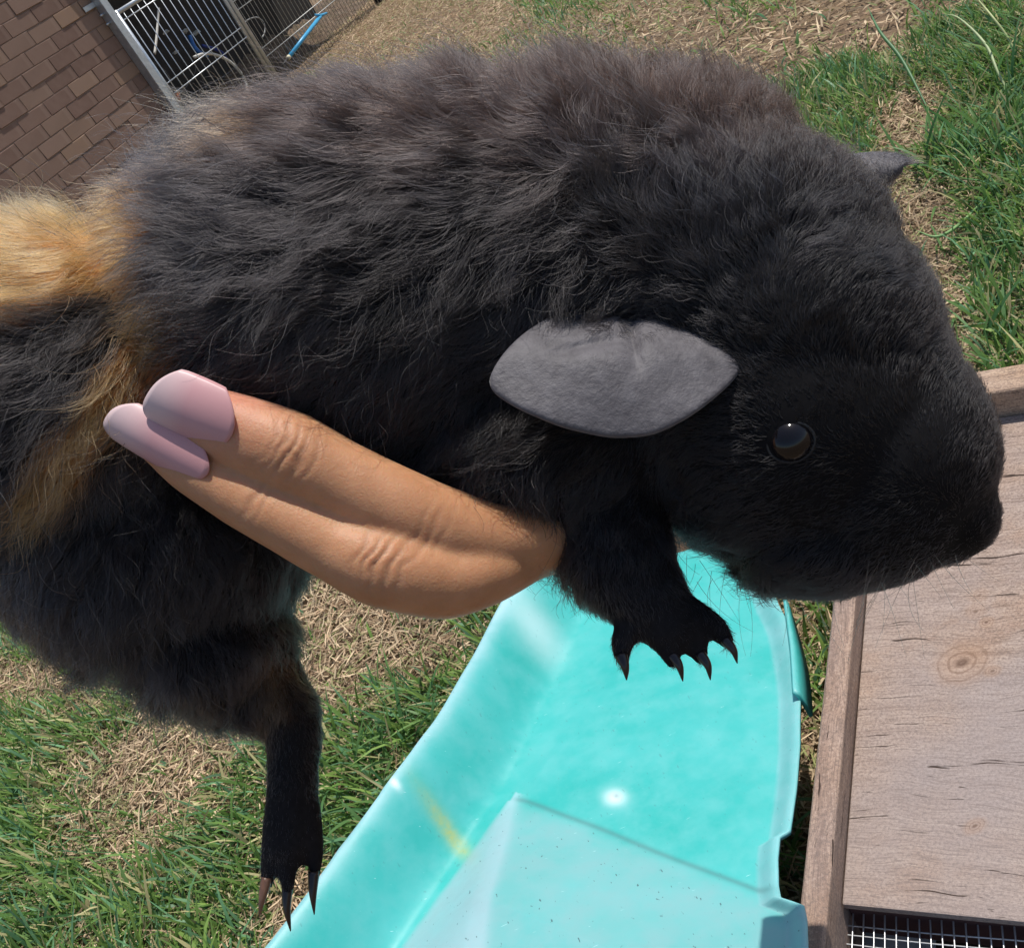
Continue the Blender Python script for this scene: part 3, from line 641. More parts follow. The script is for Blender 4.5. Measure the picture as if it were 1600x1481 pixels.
    tag(blades('long_grass', P, az, L, Wd, ln, dr, c, 6, GRASS_M), 'longer broad grass blades rising in tufts from the lawn', 'grass', kind='stuff')
    # single pale seed stems that stand out
    def stem(pts, w_, col, label):
        m = flat_mat('grass_stem', col, 0.5, 0, 0.2, 40); path = smooth_path(pts, 24); n = len(path); r = w_ * np.sin(np.pi * (0.12 + 0.86 * np.linspace(0, 1, n)))
        tag(link('grass_stem', tube_mesh('stem', path, r, 5), m), label, 'grass stem')
    def lift(u, v, z): return on_z(np.float64(u), np.float64(v), z)
    stem([lift(1590, 172, 0.0), lift(1560, 115, 0.05), lift(1540, 70, 0.08), lift(1500, 30, 0.11), lift(1475, 22, 0.11)], 0.0026, (0.35, 0.42, 0.20), 'pale green grass stem arching over the lawn behind the hutch')
    stem([lift(1600, 110, 0.0), lift(1575, 60, 0.05), lift(1545, 20, 0.09), lift(1520, -10, 0.1)], 0.0024, (0.42, 0.46, 0.2), 'straight pale grass stem beside the arching one')
    stem([lift(1452, 175, 0.0), lift(1410, 95, 0.06), lift(1375, 50, 0.10), lift(1355, 10, 0.12)], 0.0036, (0.07, 0.17, 0.06), 'long dark green grass blade leaning over dry straw')
    stem([lift(1535, 315, 0.02), lift(1500, 350, 0.03), lift(1465, 370, 0.04), lift(1430, 360, 0.045)], 0.0026, (0.20, 0.34, 0.12), 'bent green grass stem lying over bare straw by the hutch')
    # broad leaf weed
    P0 = on_ground(np.float64(128), np.float64(1070)); k = np.linspace(0, 1, 10); wv = np.sin(np.pi * np.clip(k, 0.04, 1)) ** 0.7
    e = nrm(on_z(np.float64(160), np.float64(1066), 0.02) - on_z(np.float64(98), np.float64(1070), 0.02)); sd = np.cross(UP, e)
    G = np.array([[P0 + e * (kk - .5) * 0.062 + sd * j * 0.011 * ww + UP * (0.03 + 0.012 * math.sin(kk * 3) + 0.004 * abs(j)) for j in (-1, -.5, 0, .5, 1)] for kk, ww in zip(k, wv)])
    wd = empty('broadleaf_weed', P0, 'bright green broadleaf weed among the lawn grass', 'weed')
    lm = flat_mat('weed_leaf', (0.22, 0.42, 0.06), 0.45, 0, 0.15, 50)
    link('leaf', grid_mesh('leaf', G), lm, wd); link('stalk', tube_mesh('stalk', [P0, P0 + UP * 0.02, P0 + UP * 0.034], 0.0013, 5), lm, wd)
    # pale stones
    st = flat_mat('pale_stone', (0.62, 0.58, 0.55), 0.8, 0, 0.2, 90)
    for k, (u, v, r, lab) in enumerate(((561, 116, 0.03, 'white stone lying on the dirt by the wire fence'), (22, 1222, 0.008, 'small white pebble in the grass'), (535, 1136, 0.007, 'tiny white pebble at the straw edge near the slide'))):
        bm = bmesh.new(); bmesh.ops.create_icosphere(bm, subdivisions=2, radius=r); rr = np.random.default_rng(k + 40)
        for vv in bm.verts: vv.co = Vector((vv.co.x * 1.3, vv.co.y * 0.9, vv.co.z * 0.7)) + Vector(rr.normal(0, r * 0.07, 3))
        me = bpy.data.meshes.new('stone'); bm.to_mesh(me); bm.free(); q = on_ground(np.float64(u), np.float64(v)); me.transform(Matrix.Translation(q + UP * r * 0.9))
        tag(link('pebble', me, st), lab, 'stone')
build_grass()

# ================================================================== GUINEA PIG
def blob_mesh(name, ell, caps, voxel, smooth_it=6, shapes=()):
    """ellipsoids (u,v,d,ru,rv,rd_m,rot) and capsule chains [(u,v,d,r_px)...] fused into one continuous surface"""
    bm = bmesh.new()
    for (u, v, d, ru, rv, rd, rot) in ell:
        c = at(np.float64(u), np.float64(v), d); s = d / FPX; a = math.radians(rot)
        e1 = IMG_R * math.cos(a) + IMG_D * math.sin(a); e2 = -IMG_R * math.sin(a) + IMG_D * math.cos(a)
        Mx = Matrix.Identity(4)
        for i in range(3): Mx[i][0] = e1[i] * ru * s; Mx[i][1] = e2[i] * rv * s; Mx[i][2] = IMG_F[i] * rd; Mx[i][3] = c[i]
        bmesh.ops.create_icosphere(bm, subdivisions=4, radius=1, matrix=Mx)
    for ch in caps:
        pts = np.array([at(np.float64(p[0]), np.float64(p[1]), p[2]) for p in ch]); rr = np.array([p[3] * p[2] / FPX for p in ch])
        path = smooth_path(pts, 6 * len(ch)); rad = np.interp(np.linspace(0, len(ch) - 1, len(path)), np.arange(len(ch)), rr)
        tm = tube_mesh('t', path, rad, 24); bm.from_mesh(tm); bpy.data.meshes.remove(tm)
        for p, r in ((path[0], rad[0]), (path[-1], rad[-1])): bmesh.ops.create_icosphere(bm, subdivisions=3, radius=r, matrix=Matrix.Translation(p))
    me = bpy.data.meshes.new(name); bm.to_mesh(me); bm.free()
    o = bpy.data.objects.new(name + '_src', me); COL.objects.link(o)
    rm = o.modifiers.new('r', 'REMESH'); rm.mode = 'VOXEL'; rm.voxel_size = voxel; rm.use_smooth_shade = True
    sm = o.modifiers.new('s', 'SMOOTH'); sm.factor = 0.5; sm.iterations = smooth_it
    dg = bpy.context.evaluated_depsgraph_get(); out = bpy.data.meshes.new_from_object(o.evaluated_get(dg)); out.name = name
    bpy.data.objects.remove(o); bpy.data.meshes.remove(me)
    out.polygons.foreach_set('use_smooth', np.full(len(out.polygons), True)); return out
def verts_of(me):
    V = np.zeros(len(me.vertices) * 3, np.float32); me.vertices.foreach_get('co', V); return V.reshape(-1, 3).astype(float)
def idw(u, v, C, p=3.0):
    C = np.array(C, float); d2 = (u[:, None] - C[None, :, 0]) ** 2 + (v[:, None] - C[None, :, 1]) ** 2 + 900
    wg = d2 ** (-p / 2); wg /= wg.sum(1, keepdims=True); return wg @ C[:, 2:]

BODY_E = [(600, 480, .228, 440, 310, .046, -4), (110, 622, .228, 330, 258, .042, 0), (900, 445, .222, 330, 305, .044, 0), (740, 458, .226, 320, 305, .045, 0), (1055, 365, .222, 225, 215, .036, 0), (1020, 440, .217, 240, 225, .041, 0), (1195, 545, .2085, 255, 225, .041, 20), (1275, 520, .208, 138, 140, .031, 0), (1335, 605, .206, 135, 130, .030, 0),
          (1130, 480, .212, 265, 260, .040, 0), (1215, 640, .205, 285, 240, .037, 35), (1330, 715, .203, 200, 205, .033, 0), (1425, 795, .200, 114, 88, .022, 10), (1270, 835, .204, 140, 92, .026, 0),
          (860, 690, .222, 250, 185, .036, 10), (240, 820, .235, 245, 215, .036, 0), (330, 990, .235, 125, 110, .024, 20),
          (700, 680, .232, 330, 170, .036, 0)]
BODY_C = [[(940, 790, .205, 105), (975, 885, .198, 84), (1022, 945, .194, 60), (1046, 978, .192, 46)],
          [(1020, 950, .192, 40), (990, 975, .192, 25), (972, 1005, .191, 19), (974, 1034, .190, 12)],
          [(1044, 975, .191, 28), (1042, 1006, .190, 21), (1050, 1032, .189, 14)],
          [(1064, 972, .191, 28), (1086, 1006, .190, 20), (1096, 1028, .189, 13)],
          [(1072, 955, .192, 28), (1118, 980, .191, 20), (1136, 1002, .190, 13)],
          [(350, 1010, .235, 110), (420, 1085, .232, 62), (455, 1130, .229, 45), (458, 1200, .227, 39), (456, 1260, .226, 41), (454, 1312, .225, 40)],
          [(437, 1280, .225, 26), (424, 1340, .224, 17), (417, 1380, .223, 11)], [(452, 1290, .223, 24), (450, 1350, .222, 16), (450, 1388, .221, 11)], [(480, 1265, .225, 22), (493, 1325, .224, 14), (492, 1372, .223, 9)],
          # far-side limbs, out of sight behind the body
          [(980, 760, .255, 80), (1060, 790, .26, 55), (1110, 780, .262, 42)], [(250, 900, .262, 110), (330, 960, .268, 60), (330, 1000, .268, 45)]]
# u, v, flow(du, dv, lift), length mm
FLOW = [(600, 120, -.6, -.7, .9, 13), (760, 100, -.5, -.9, 1.0, 12), (900, 100, -.2, -1, 1.0, 12), (1050, 110, .1, -1, .95, 11), (1180, 150, .3, -.9, .8, 9), (1270, 230, .5, -.8, .6, 6),
        (300, 190, -.8, -.6, .8, 14), (100, 290, -.8, -.5, .7, 13), (0, 400, -1, -.1, .6, 14), (450, 250, -.85, -.1, .5, 14), (650, 300, -.8, .1, .5, 13), (850, 300, -.5, .3, .5, 12), (1000, 280, -.3, -.3, .6, 9),
        (500, 420, -.85, .3, .45, 14), (300, 450, -.85, .35, .45, 14), (750, 480, -.6, .6, .45, 12), (650, 620, -.6, .75, .4, 12), (800, 720, -.35, .9, .45, 12), (850, 830, -.1, 1, .5, 10), (430, 570, -.7, .6, .35, 11),
        (150, 480, -.8, .5, .45, 14), (200, 560, -.75, .65, .4, 14), (110, 660, -.6, .75, .45, 15), (40, 760, -.35, .9, .5, 13), (0, 880, -.5, .8, .45, 8), (80, 920, -.35, .95, .5, 9), (200, 1000, -.2, 1, .6, 13), (330, 1080, 0, 1, .55, 10), (250, 850, -.2, .9, .4, 12), (400, 900, .1, .9, .4, 9), (470, 880, .5, .7, .5, 7),
        (440, 1060, .2, .95, .35, 5), (455, 1150, 0, 1, .2, 2.2), (455, 1280, 0, 1, .18, 1.6), (430, 1360, -.1, 1, .25, 2.2), (490, 1350, 0, 1, .1, 1.0),
        (1020, 380, -.5, .2, .5, 8), (1180, 320, .1, -.6, .55, 7), (1300, 330, .5, -.5, .55, 6), (1390, 420, .7, -.4, .5, 5), (1300, 480, .2, -.7, .35, 4), (1470, 540, .6, -.5, .45, 3.6), (1200, 560, -.4, -.5, .25, 4),
        (1100, 700, -.9, .3, .28, 5), (1000, 760, -.75, .6, .35, 8), (1150, 850, -.7, .65, .4, 7), (1250, 780, -.85, .2, .2, 2.6), (1250, 640, -.5, -.7, .18, 2.2), (1400, 700, -.5, -.6, .2, 2.4), (1530, 700, .3, -.7, .4, 2.4), (1545, 830, .1, -.3, .3, 1.8),
        (1450, 860, -.6, .5, .25, 2.2), (1320, 920, -.4, .9, .4, 4.5), (1200, 900, -.5, .85, .5, 7), (1420, 920, -.4, .8, .3, 2.8),
        (950, 850, .1, .95, .4, 6), (990, 920, .3, .9, .25, 3), (1040, 970, .4, .85, .18, 1.6), (1090, 1000, .4, .85, .15, 1.2), (960, 1000, -.1, 1, .2, 1.8)]

def fur_colour(u, v, P):
    n = len(u); nz = vnoise(P * 160, 31) * 0.6 + vnoise(P * 420, 33) * 0.4
    uu, vv = u + 26 * nz, v + 26 * vnoise(P * 190, 35)
    hd = (sstep(980, 1160, uu) * sstep(1000, 960, vv))[:, None]; black = np.array([0.0135, 0.0118, 0.0125]) * (1 - hd) + np.array([0.0055, 0.0050, 0.0058]) * hd; brown = np.array([0.026, 0.015, 0.011])  # head darker than body: shade on the face put into the fur colour
    topk = sstep(330, 100, vv) * sstep(200, 500, uu) * 0.9
    c = black * (1 - topk[:, None]) + brown[None] * topk[:, None]
    c = c * (1 + 0.35 * vnoise(P * 90, 37))[:, None]
    def put(c, f, col): return c * (1 - f[:, None]) + np.array(col)[None] * f[:, None]
    org = (0.47, 0.18, 0.052)
    a = sstep(262, 205, uu) * sstep(262, 300, vv) * sstep(520 - 0.25 * np.clip(uu, 0, 300), 465 - 0.25 * np.clip(uu, 0, 300), vv)
    line = np.array([(262, 480), (240, 550), (180, 625), (115, 700), (80, 770)]); d = np.full(n, 1e9)
    for k in range(4):
        A, B = line[k], line[k + 1]; t = np.clip(((uu - A[0]) * (B - A)[0] + (vv - A[1]) * (B - A)[1]) / ((B - A) @ (B - A)), 0, 1)
        d = np.minimum(d, np.hypot(uu - A[0] - t * (B - A)[0], vv - A[1] - t * (B - A)[1]))
    b = sstep(52, 24, d)
    top = sstep(260, 210, vv) * sstep(170, 240, uu) * sstep(470, 380, uu) * 0.75
    knee = np.exp(-(((uu - 432) / 32) ** 2 + ((vv - 1070) / 60) ** 2)) * 0.32
    mixr = RNG.random(n)
    c = put(c, a * (mixr < 0.93), org); c = put(c, b * (mixr < 0.86), (0.45, 0.175, 0.05)); c = put(c, top * (mixr < 0.6), (0.36, 0.19, 0.09)); c = put(c, knee, (0.25, 0.14, 0.06))
    return c * RNG.uniform(0.75, 1.3, (n, 1))

def hair_material(name, rough=0.38, attrname='hcol'):
    m = bpy.data.materials.new(name); m.use_nodes = True; t = m.node_tree; t.nodes.remove(t.nodes['Principled BSDF'])
    h = t.nodes.new('ShaderNodeBsdfHairPrincipled'); h.parametrization = 'COLOR'
    t.links.new(attr(t, attrname), h.inputs['Color']); h.inputs['Roughness'].default_value = rough; h.inputs['Radial Roughness'].default_value = 0.45
    h.inputs['Random Roughness'].default_value = 0.3; h.inputs['IOR'].default_value = 1.48
    t.links.new(h.outputs[0], t.nodes['Material Output'].inputs[0]); return m

def make_curves(name, pts, rad, col, m, parent):
    n, k = pts.shape[:2]; hc = bpy.data.hair_curves.new(name); hc.add_curves([k] * n)
    hc.points.foreach_set('position', np.ascontiguousarray(pts, np.float32).ravel())
    hc.points.foreach_set('radius', np.ascontiguousarray(rad, np.float32).ravel())
    a = hc.attributes.new('hcol', 'FLOAT_COLOR', 'CURVE'); a.data.foreach_set('color', np.c_[col, np.ones(n)].astype(np.float32).ravel())
    hc.materials.append(m); return link(name, hc, None, parent)

def surface_samples(me, n, weight):
    me.calc_loop_triangles(); T = np.zeros(len(me.loop_triangles) * 3, np.int32); me.loop_triangles.foreach_get('vertices', T); T = T.reshape(-1, 3)
    V = verts_of(me); Nn = np.zeros(len(V) * 3, np.float32); me.vertices.foreach_get('normal', Nn); Nn = Nn.reshape(-1, 3).astype(float)
    A, B, C = V[T[:, 0]], V[T[:, 1]], V[T[:, 2]]; ar = np.linalg.norm(np.cross(B - A, C - A), axis=1) / 2
    cen = (A + B + C) / 3; wgt = ar * weight(cen, nrm(Nn[T].sum(1))); p = wgt / wgt.sum()
    k = RNG.choice(len(T), n, p=p); r1, r2 = np.sqrt(RNG.random(n))[:, None], RNG.random(n)[:, None]
    P = (1 - r1) * A[k] + r1 * (1 - r2) * B[k] + r1 * r2 * C[k]
    nn = nrm((1 - r1) * Nn[T[k, 0]] + r1 * (1 - r2) * Nn[T[k, 1]] + r1 * r2 * Nn[T[k, 2]]); return P, nn

def grow_fur(P, nn, parent, name, m, lenmul=1.0, clump=0.5, radius=0.00005, K=8, curl=1.0):
    n = len(P); u, v, d = to_px(P); F = idw(u, v, FLOW)
    lenm = F[:, 3] * 0.001 * lenmul * RNG.uniform(0.5, 1.25, n)
    flow = F[:, :1] * IMG_R + F[:, 1:2] * IMG_D
    wob = vnoise3(P * 80, 51) * 0.75 + vnoise3(P * 240, 57) * 0.5
    flow = flow + wob * sstep(2, 9, F[:, 3])[:, None] * 0.8
    flow = flow - nn * (flow * nn).sum(1, keepdims=True); flow = nrm(flow)
    lift = F[:, 2] * (0.75 + 0.6 * RNG.random(n))
    d0 = nrm(flow + nn * (lift * 1.3)[:, None] + RNG.normal(0, 0.13, (n, 3)))
    d1 = nrm(flow + nn * (lift * 0.35)[:, None] + RNG.normal(0, 0.16, (n, 3)))
    ts = np.linspace(0, 1, K); pts = np.zeros((n, K, 3)); pos = P.copy() - nn * 0.0004; pts[:, 0] = pos
    for i in range(1, K):
        f = ts[i]; dd = nrm(d0 * (1 - f) + d1 * f); pos = pos + dd * (lenm / (K - 1))[:, None]; pts[:, i] = pos
    # curl: slow waves along the strand, shared by neighbours
    ph = vnoise(P * 140, 61) * 5; b1 = nrm(np.cross(d0, nn + 0.01)); b2 = np.cross(d0, b1)
    amp = lenm * 0.10 * curl * (0.4 + RNG.random(n))
    for i in range(1, K):
        f = ts[i]; pts[:, i] += b1 * (amp * f * np.sin(7 * f + ph))[:, None] + b2 * (amp * f * np.cos(6 * f + ph * 1.3))[:, None]
    # clumps: strands lean towards a guide strand nearby
    if clump > 0:
        g = RNG.choice(n, max(n // 75, 1), replace=False); kd = KDTree(len(g))
        for j, q in enumerate(g): kd.insert(P[q], j)
        kd.balance(); near = g[np.array([kd.find(p)[1] for p in P])]
        cf = clump * RNG.uniform(0.2, 1.0, n) * sstep(1.5, 7, F[:, 3]); off = pts[near] - P[near][:, None] * 1.0
        tgt = P[near][:, None] + off * (lenm / np.maximum(lenm[near], 1e-5))[:, None, None].clip(0.5, 1.5)
        for i in range(1, K): fi = (cf * ts[i] ** 1.2)[:, None]; pts[:, i] = pts[:, i] * (1 - fi) + tgt[:, i] * fi
    rad = radius * (1.0 - 0.75 * ts[None, :] ** 1.5) * RNG.uniform(0.7, 1.25, (n, 1))
    return make_curves(name, pts, rad, fur_colour(u, v, P), m, parent)

EAR_IN = [(990, 455), (930, 462), (868, 492), (815, 525), (780, 560), (757, 600), (772, 618), (815, 643), (880, 670), (955, 686), (1020, 682), (1075, 655), (1125, 617), (1163, 578), (1152, 530), (1118, 480), (1060, 452)]
def build_ear(bvh, parent, m):
    poly = np.array(EAR_IN, float); n = len(poly); base = np.array([995, 500.0])
    # ring-based patch between the attachment and the free edge
    R_, Th = 16, 72
    closed = np.vstack([poly, poly[:1]]); cum = np.r_[0, np.cumsum(np.linalg.norm(np.diff(closed, axis=0), axis=1))]
    sp = smooth_path(np.vstack([poly, poly[:1]]), Th + 1)[:-1] if False else np.stack([np.interp(np.linspace(0, cum[-1], Th, endpoint=False), cum, closed[:, i]) for i in (0, 1)], -1)
    for _ in range(2): sp = (np.roll(sp, 1, 0) + 2 * sp + np.roll(sp, -1, 0)) / 4
    P = np.zeros((R_, Th, 3)); crs = np.zeros((R_, Th))
    for i in range(R_):
        f = (i / (R_ - 1)) ** 0.9; uv = base + (sp - base) * (0.03 + 0.97 * f)
        low = sstep(470, 690, uv[:, 1])                       # free lower edge hangs off the cheek
        dep = 0.1735 - 0.006 * low + 0.013 * (1 - sstep(440, 570, uv[:, 1])) + 0.0000003 * (uv[:, 0] - 960) ** 2 * 0.12
        dep += 0.0030 * np.exp(-((uv[:, 0] - 985 - 0.15 * (uv[:, 1] - 520)) / 14) ** 2) * (1 - sstep(535, 600, uv[:, 1]))
        dep += 0.0018 * np.exp(-((uv[:, 1] - (538 + 0.16 * (960 - uv[:, 0]))) / 9) ** 2) * sstep(1000, 960, uv[:, 0]) * sstep(850, 900, uv[:, 0])
        dep += 0.0007 * np.sin(uv[:, 0] / 55.0) * np.sin(uv[:, 1] / 40.0)
        P[i] = at(uv[:, 0], uv[:, 1], dep)
    V = np.vstack([P.reshape(-1, 3)]); F = [(i * Th + j, (i + 1) * Th + j, (i + 1) * Th + (j + 1) % Th, i * Th + (j + 1) % Th) for i in range(R_ - 1) for j in range(Th)]
    F.append(tuple(range(Th)))
    o = link('ear', mesh_py('ear', V, F, True), m, parent); s = o.modifiers.new('t', 'SOLIDIFY'); s.thickness = 0.0016; s.offset = 0
    b = o.modifiers.new('sub', 'SUBSURF'); b.levels = b.render_levels = 1; near_me = o.data
    # far ear: a short leaf peeking past the crown
    k = 16; G = np.zeros((k, 7, 3))
    for i in range(k):
        f = i / (k - 1); c = np.array([1175, 330]) * (1 - f) ** 1.3 + np.array([1412, 262]) * (1 - (1 - f) ** 1.3); w_ = 48 * (1 - f ** 3.2) + 1.5
        for j in range(7): q = (j - 3) / 3; G[i, j] = at(np.float64(c[0] - 12 * q), np.float64(c[1] + w_ * q), np.float64(0.233 - 0.008 * f + 0.004 * q * q))
    o = link('ear', grid_mesh('ear_far', G), m, parent); s = o.modifiers.new('t', 'SOLIDIFY'); s.thickness = 0.0014; b = o.modifiers.new('sub', 'SUBSURF'); b.levels = b.render_levels = 1
    return near_me, o.data
def ear_fuzz(me, parent, m, far=0):
    P, nn = surface_samples(me, 3500 if far else 9000, lambda c, n_: np.ones(len(c))); nn = nn * np.sign((nn * (CAM - P)).sum(1))[:, None]
    n = len(P); u, v, d = to_px(P); top = sstep(545, 470, v + 22 * vnoise(P * 300, 77)) * (RNG.random(n) < 0.55)
    L = RNG.uniform(0.0003, 0.0008, n) + top * RNG.uniform(0.002, 0.007, n)
    if far: top = np.ones(n); L = RNG.uniform(0.0012, 0.004, n)
    side = np.where(u < 960, -0.6, 0.5)[:, None]; fl = nrm(IMG_D * 0.8 + IMG_R * side + vnoise3(P * 200, 71) * 0.8 + RNG.normal(0, 0.25, (n, 3)))
    fl = nrm(fl - nn * (fl * nn).sum(1, keepdims=True)); d0 = nrm(fl + nn * (0.35 + 0.5 * top)[:, None]); K = 5; pts = np.zeros((n, K, 3)); pos = P + nn * 0.0006
    for i in range(K): pts[:, i] = pos; pos = pos + nrm(d0 * (1 - i / K) + fl * (i / K)) * (L / (K - 1))[:, None]
    if not far:
        ed = np.vstack([EAR_IN, EAR_IN[:1]]).astype(float); dm = np.full(n, 1e9)
        for A, B in zip(ed[:-1], ed[1:]):
            t_ = np.clip(((u - A[0]) * (B - A)[0] + (v - A[1]) * (B - A)[1]) / ((B - A) @ (B - A)), 0, 1); dm = np.minimum(dm, np.hypot(u - A[0] - t_ * (B - A)[0], v - A[1] - t_ * (B - A)[1]))
        keep = (dm > 13) | (v < 500); pts, nn, top, n = pts[keep], nn[keep], top[keep], int(keep.sum())
    c = np.array([0.085, 0.078, 0.082]) * RNG.uniform(0.6, 1.4, (n, 1)); c[top > 0.35] = np.array([0.014, 0.012, 0.0125])
    make_curves('ear_fuzz', pts, np.tile(np.linspace(0.00004, 0.000012, K), (n, 1)), c, m, parent)['kind'] = 'stuff'

def build_guinea_pig():
    me = blob_mesh('body', BODY_E, BODY_C, 0.0010, 7)
    V = verts_of(me); u, v, d = to_px(V); pattr(me, 'skin', fur_colour(u, v, V) * 0.8, 'FLOAT_COLOR')
    cen = at(np.float64(500), np.float64(700), 0.228)
    root = empty('guinea_pig', cen, 'fluffy black guinea pig with ginger rump patches held up by a hand', 'guinea pig')
    sk, t, b = mat('guinea_pig_skin'); t.links.new(attr(t, 'skin'), b.inputs['Base Color']); b.inputs['Roughness'].default_value = 0.8; b.inputs['Specular IOR Level'].default_value = 0.15
    body = link('body', me, sk, root)
    bvh = BVHTree.FromPolygons([tuple(x) for x in V], [tuple(p.vertices) for p in me.polygons])
    hm = hair_material('black_and_ginger_fur')
    # denser on short-haired face, paws; nothing where claws and eye sit
    eye_uv = (1236, 692)
    def wgt(c, n_):
        uu, vv, dd = to_px(c); w_ = np.ones(len(c)); head = sstep(980, 1150, uu) * (vv < 980); w_ *= 1 + 0.9 * head + 1.4 * (vv > 1060) * (uu > 390) + 1.2 * ((vv > 900) & (uu > 880) & (uu < 1180))
        fac = (n_ * nrm(CAM - c)).sum(1); w_ *= 0.35 + 0.65 * sstep(-0.6, 0.1, fac)
        w_ *= 1 - np.exp(-(((uu - eye_uv[0]) / 34) ** 2 + ((vv - eye_uv[1]) / 30) ** 2) * 1.0) * (fac > 0)
        return w_
    P, nn = surface_samples(me, 250000, wgt)
    uu, vv, dd = to_px(P); ed = ((uu - eye_uv[0]) / 30) ** 2 + ((vv - eye_uv[1]) / 27) ** 2; k = (ed > 1) | (dd > 0.2); P, nn = P[k], nn[k]
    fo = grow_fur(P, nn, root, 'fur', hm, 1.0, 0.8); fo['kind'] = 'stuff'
    # sparse long guard hairs that break the outline and catch light
    P, nn = surface_samples(me, 16000, wgt); uu, vv, dd = to_px(P); L = idw(uu, vv, FLOW)[:, 3]; k = L > 5.5; P, nn = P[k], nn[k]
    fo = grow_fur(P, nn, root, 'guard_hair', hm, 1.4, 0.0, 0.00006, 14, 2.0); fo['kind'] = 'stuff'
    # ears
    em, t, b = mat('ear_skin'); co = coord(t); n1 = noise(t, 260, 5, 0.7, co); n2 = noise(t, 900, 3, 0.7, co)
    t.links.new(ramp(t, n1, [(0.3, (0.062, 0.056, 0.061)), (0.7, (0.128, 0.119, 0.126))]), b.inputs['Base Color'])
    b.inputs['Roughness'].default_value = 0.6; b.inputs['Specular IOR Level'].default_value = 0.3; b.inputs['Sheen Weight'].default_value = 0.25; b.inputs['Sheen Roughness'].default_value = 0.4
    bump(t, b, math_(t, 'ADD', n1, math_(t, 'MULTIPLY', n2, 0.5)), 0.6, 0.0006)
    for k_, em_ in enumerate(build_ear(bvh, root, em)): ear_fuzz(em_, root, hm, k_)
    # eye
    ey, t, b = mat('wet_black_eye'); b.inputs['Base Color'].default_value = (0.006, 0.005, 0.006, 1); b.inputs['Roughness'].default_value = 0.09; b.inputs['Specular IOR Level'].default_value = 0.4
    q = ray(np.float64(eye_uv[0]), np.float64(eye_uv[1])); hit = bvh.ray_cast(Vector(CAM), Vector(nrm(q)))
    hp = np.array(hit[0]); hn = np.array(hit[1]); dd = (hp - CAM) @ IMG_F; r = 38 * dd / FPX
    bm = bmesh.new(); bmesh.ops.create_uvsphere(bm, u_segments=40, v_segments=28, radius=r); em2 = bpy.data.meshes.new('eye'); bm.to_mesh(em2); bm.free()
    em2.transform(Matrix.Translation(hp - hn * r * 0.62)); em2.polygons.foreach_set('use_smooth', np.full(len(em2.polygons), True)); link('eye', em2, ey, root)
    lid, t, b = mat('dark_eyelid'); b.inputs['Base Color'].default_value = (0.006, 0.006, 0.007, 1); b.inputs['Roughness'].default_value = 0.5
    A = nrm(np.cross(hn, UP)); B = np.cross(hn, A); th = np.linspace(0, 2 * np.pi, 41)
    ring = np.array([hp - hn * r * 0.12 + (A * math.cos(x) * 1.0 + B * math.sin(x) * 0.88) * r * 0.95 for x in th]); link('eyelid', tube_mesh('eyelid', ring, r * 0.085, 8, False), lid, root)
    # claws
    cl, t, b = mat('dark_claw'); b.inputs['Base Color'].default_value = (0.02, 0.014, 0.014, 1); b.inputs['Roughness'].default_value = 0.28
    cl2, t, b = mat('brown_claw'); b.inputs['Base Color'].default_value = (0.20, 0.10, 0.06, 1); b.inputs['Roughness'].default_value = 0.35
    for a, b_, c, dep, r0, mm in (((970, 1022), (977, 1042), (979, 1062), .1895, 10, cl), ((1050, 1022), (1062, 1042), (1067, 1064), .1885, 9, cl), ((1093, 1020), (1106, 1040), (1110, 1062), .1885, 9, cl), ((1132, 998), (1146, 1016), (1152, 1036), .1895, 9, cl),
                             ((417, 1370), (410, 1402), (405, 1432), .2225, 9, cl2), ((450, 1375), (448, 1415), (454, 1454), .2215, 9.5, cl), ((490, 1360), (489, 1395), (491, 1428), .2225, 9, cl)):
        path = smooth_path([at(np.float64(x), np.float64(y), dep - e) for (x, y), e in zip((a, b_, c), (0, 0.0008, 0.0002))], 12)
        rad = r0 * dep / FPX * (1 - np.linspace(0, 1, 12) ** 1.5 * 0.9); link('claw', tube_mesh('claw', path, rad, 8), mm, root)
    # whiskers and chin hairs
    W = []
    for k in range(22):
        u0, v0 = RNG.uniform(1330, 1500), RNG.uniform(800, 905); ln = RNG.uniform(60, 210); an = RNG.uniform(0.9, 2.5); bend = RNG.normal(0, 0.5); pts = []
        uu, vv, dd = u0, v0, 0.178 + RNG.uniform(0, .012); a0 = an
        for i in range(10): pts.append(at(np.float64(uu), np.float64(vv), dd)); uu += math.cos(a0) * ln / 9; vv += math.sin(a0) * ln / 9; a0 += bend / 9; dd -= RNG.uniform(0, 0.0006)
        W.append(pts)
    for k in range(26):
        u0, v0 = RNG.uniform(1040, 1300), RNG.uniform(860, 910); ln = RNG.uniform(50, 150); a0 = RNG.uniform(0.9, 2.2); bend = RNG.normal(0, 0.6); pts = []; uu, vv, dd = u0, v0, 0.196
        for i in range(10): pts.append(at(np.float64(uu), np.float64(vv), dd)); uu += math.cos(a0) * ln / 9; vv += math.sin(a0) * ln / 9; a0 += bend / 9
        W.append(pts)
    W = np.array(W); make_curves('whisker', W, np.tile(np.linspace(0.00005, 0.00002, 10), (len(W), 1)), np.full((len(W), 3), 0.02), hm, root)['kind'] = 'stuff'
build_guinea_pig()

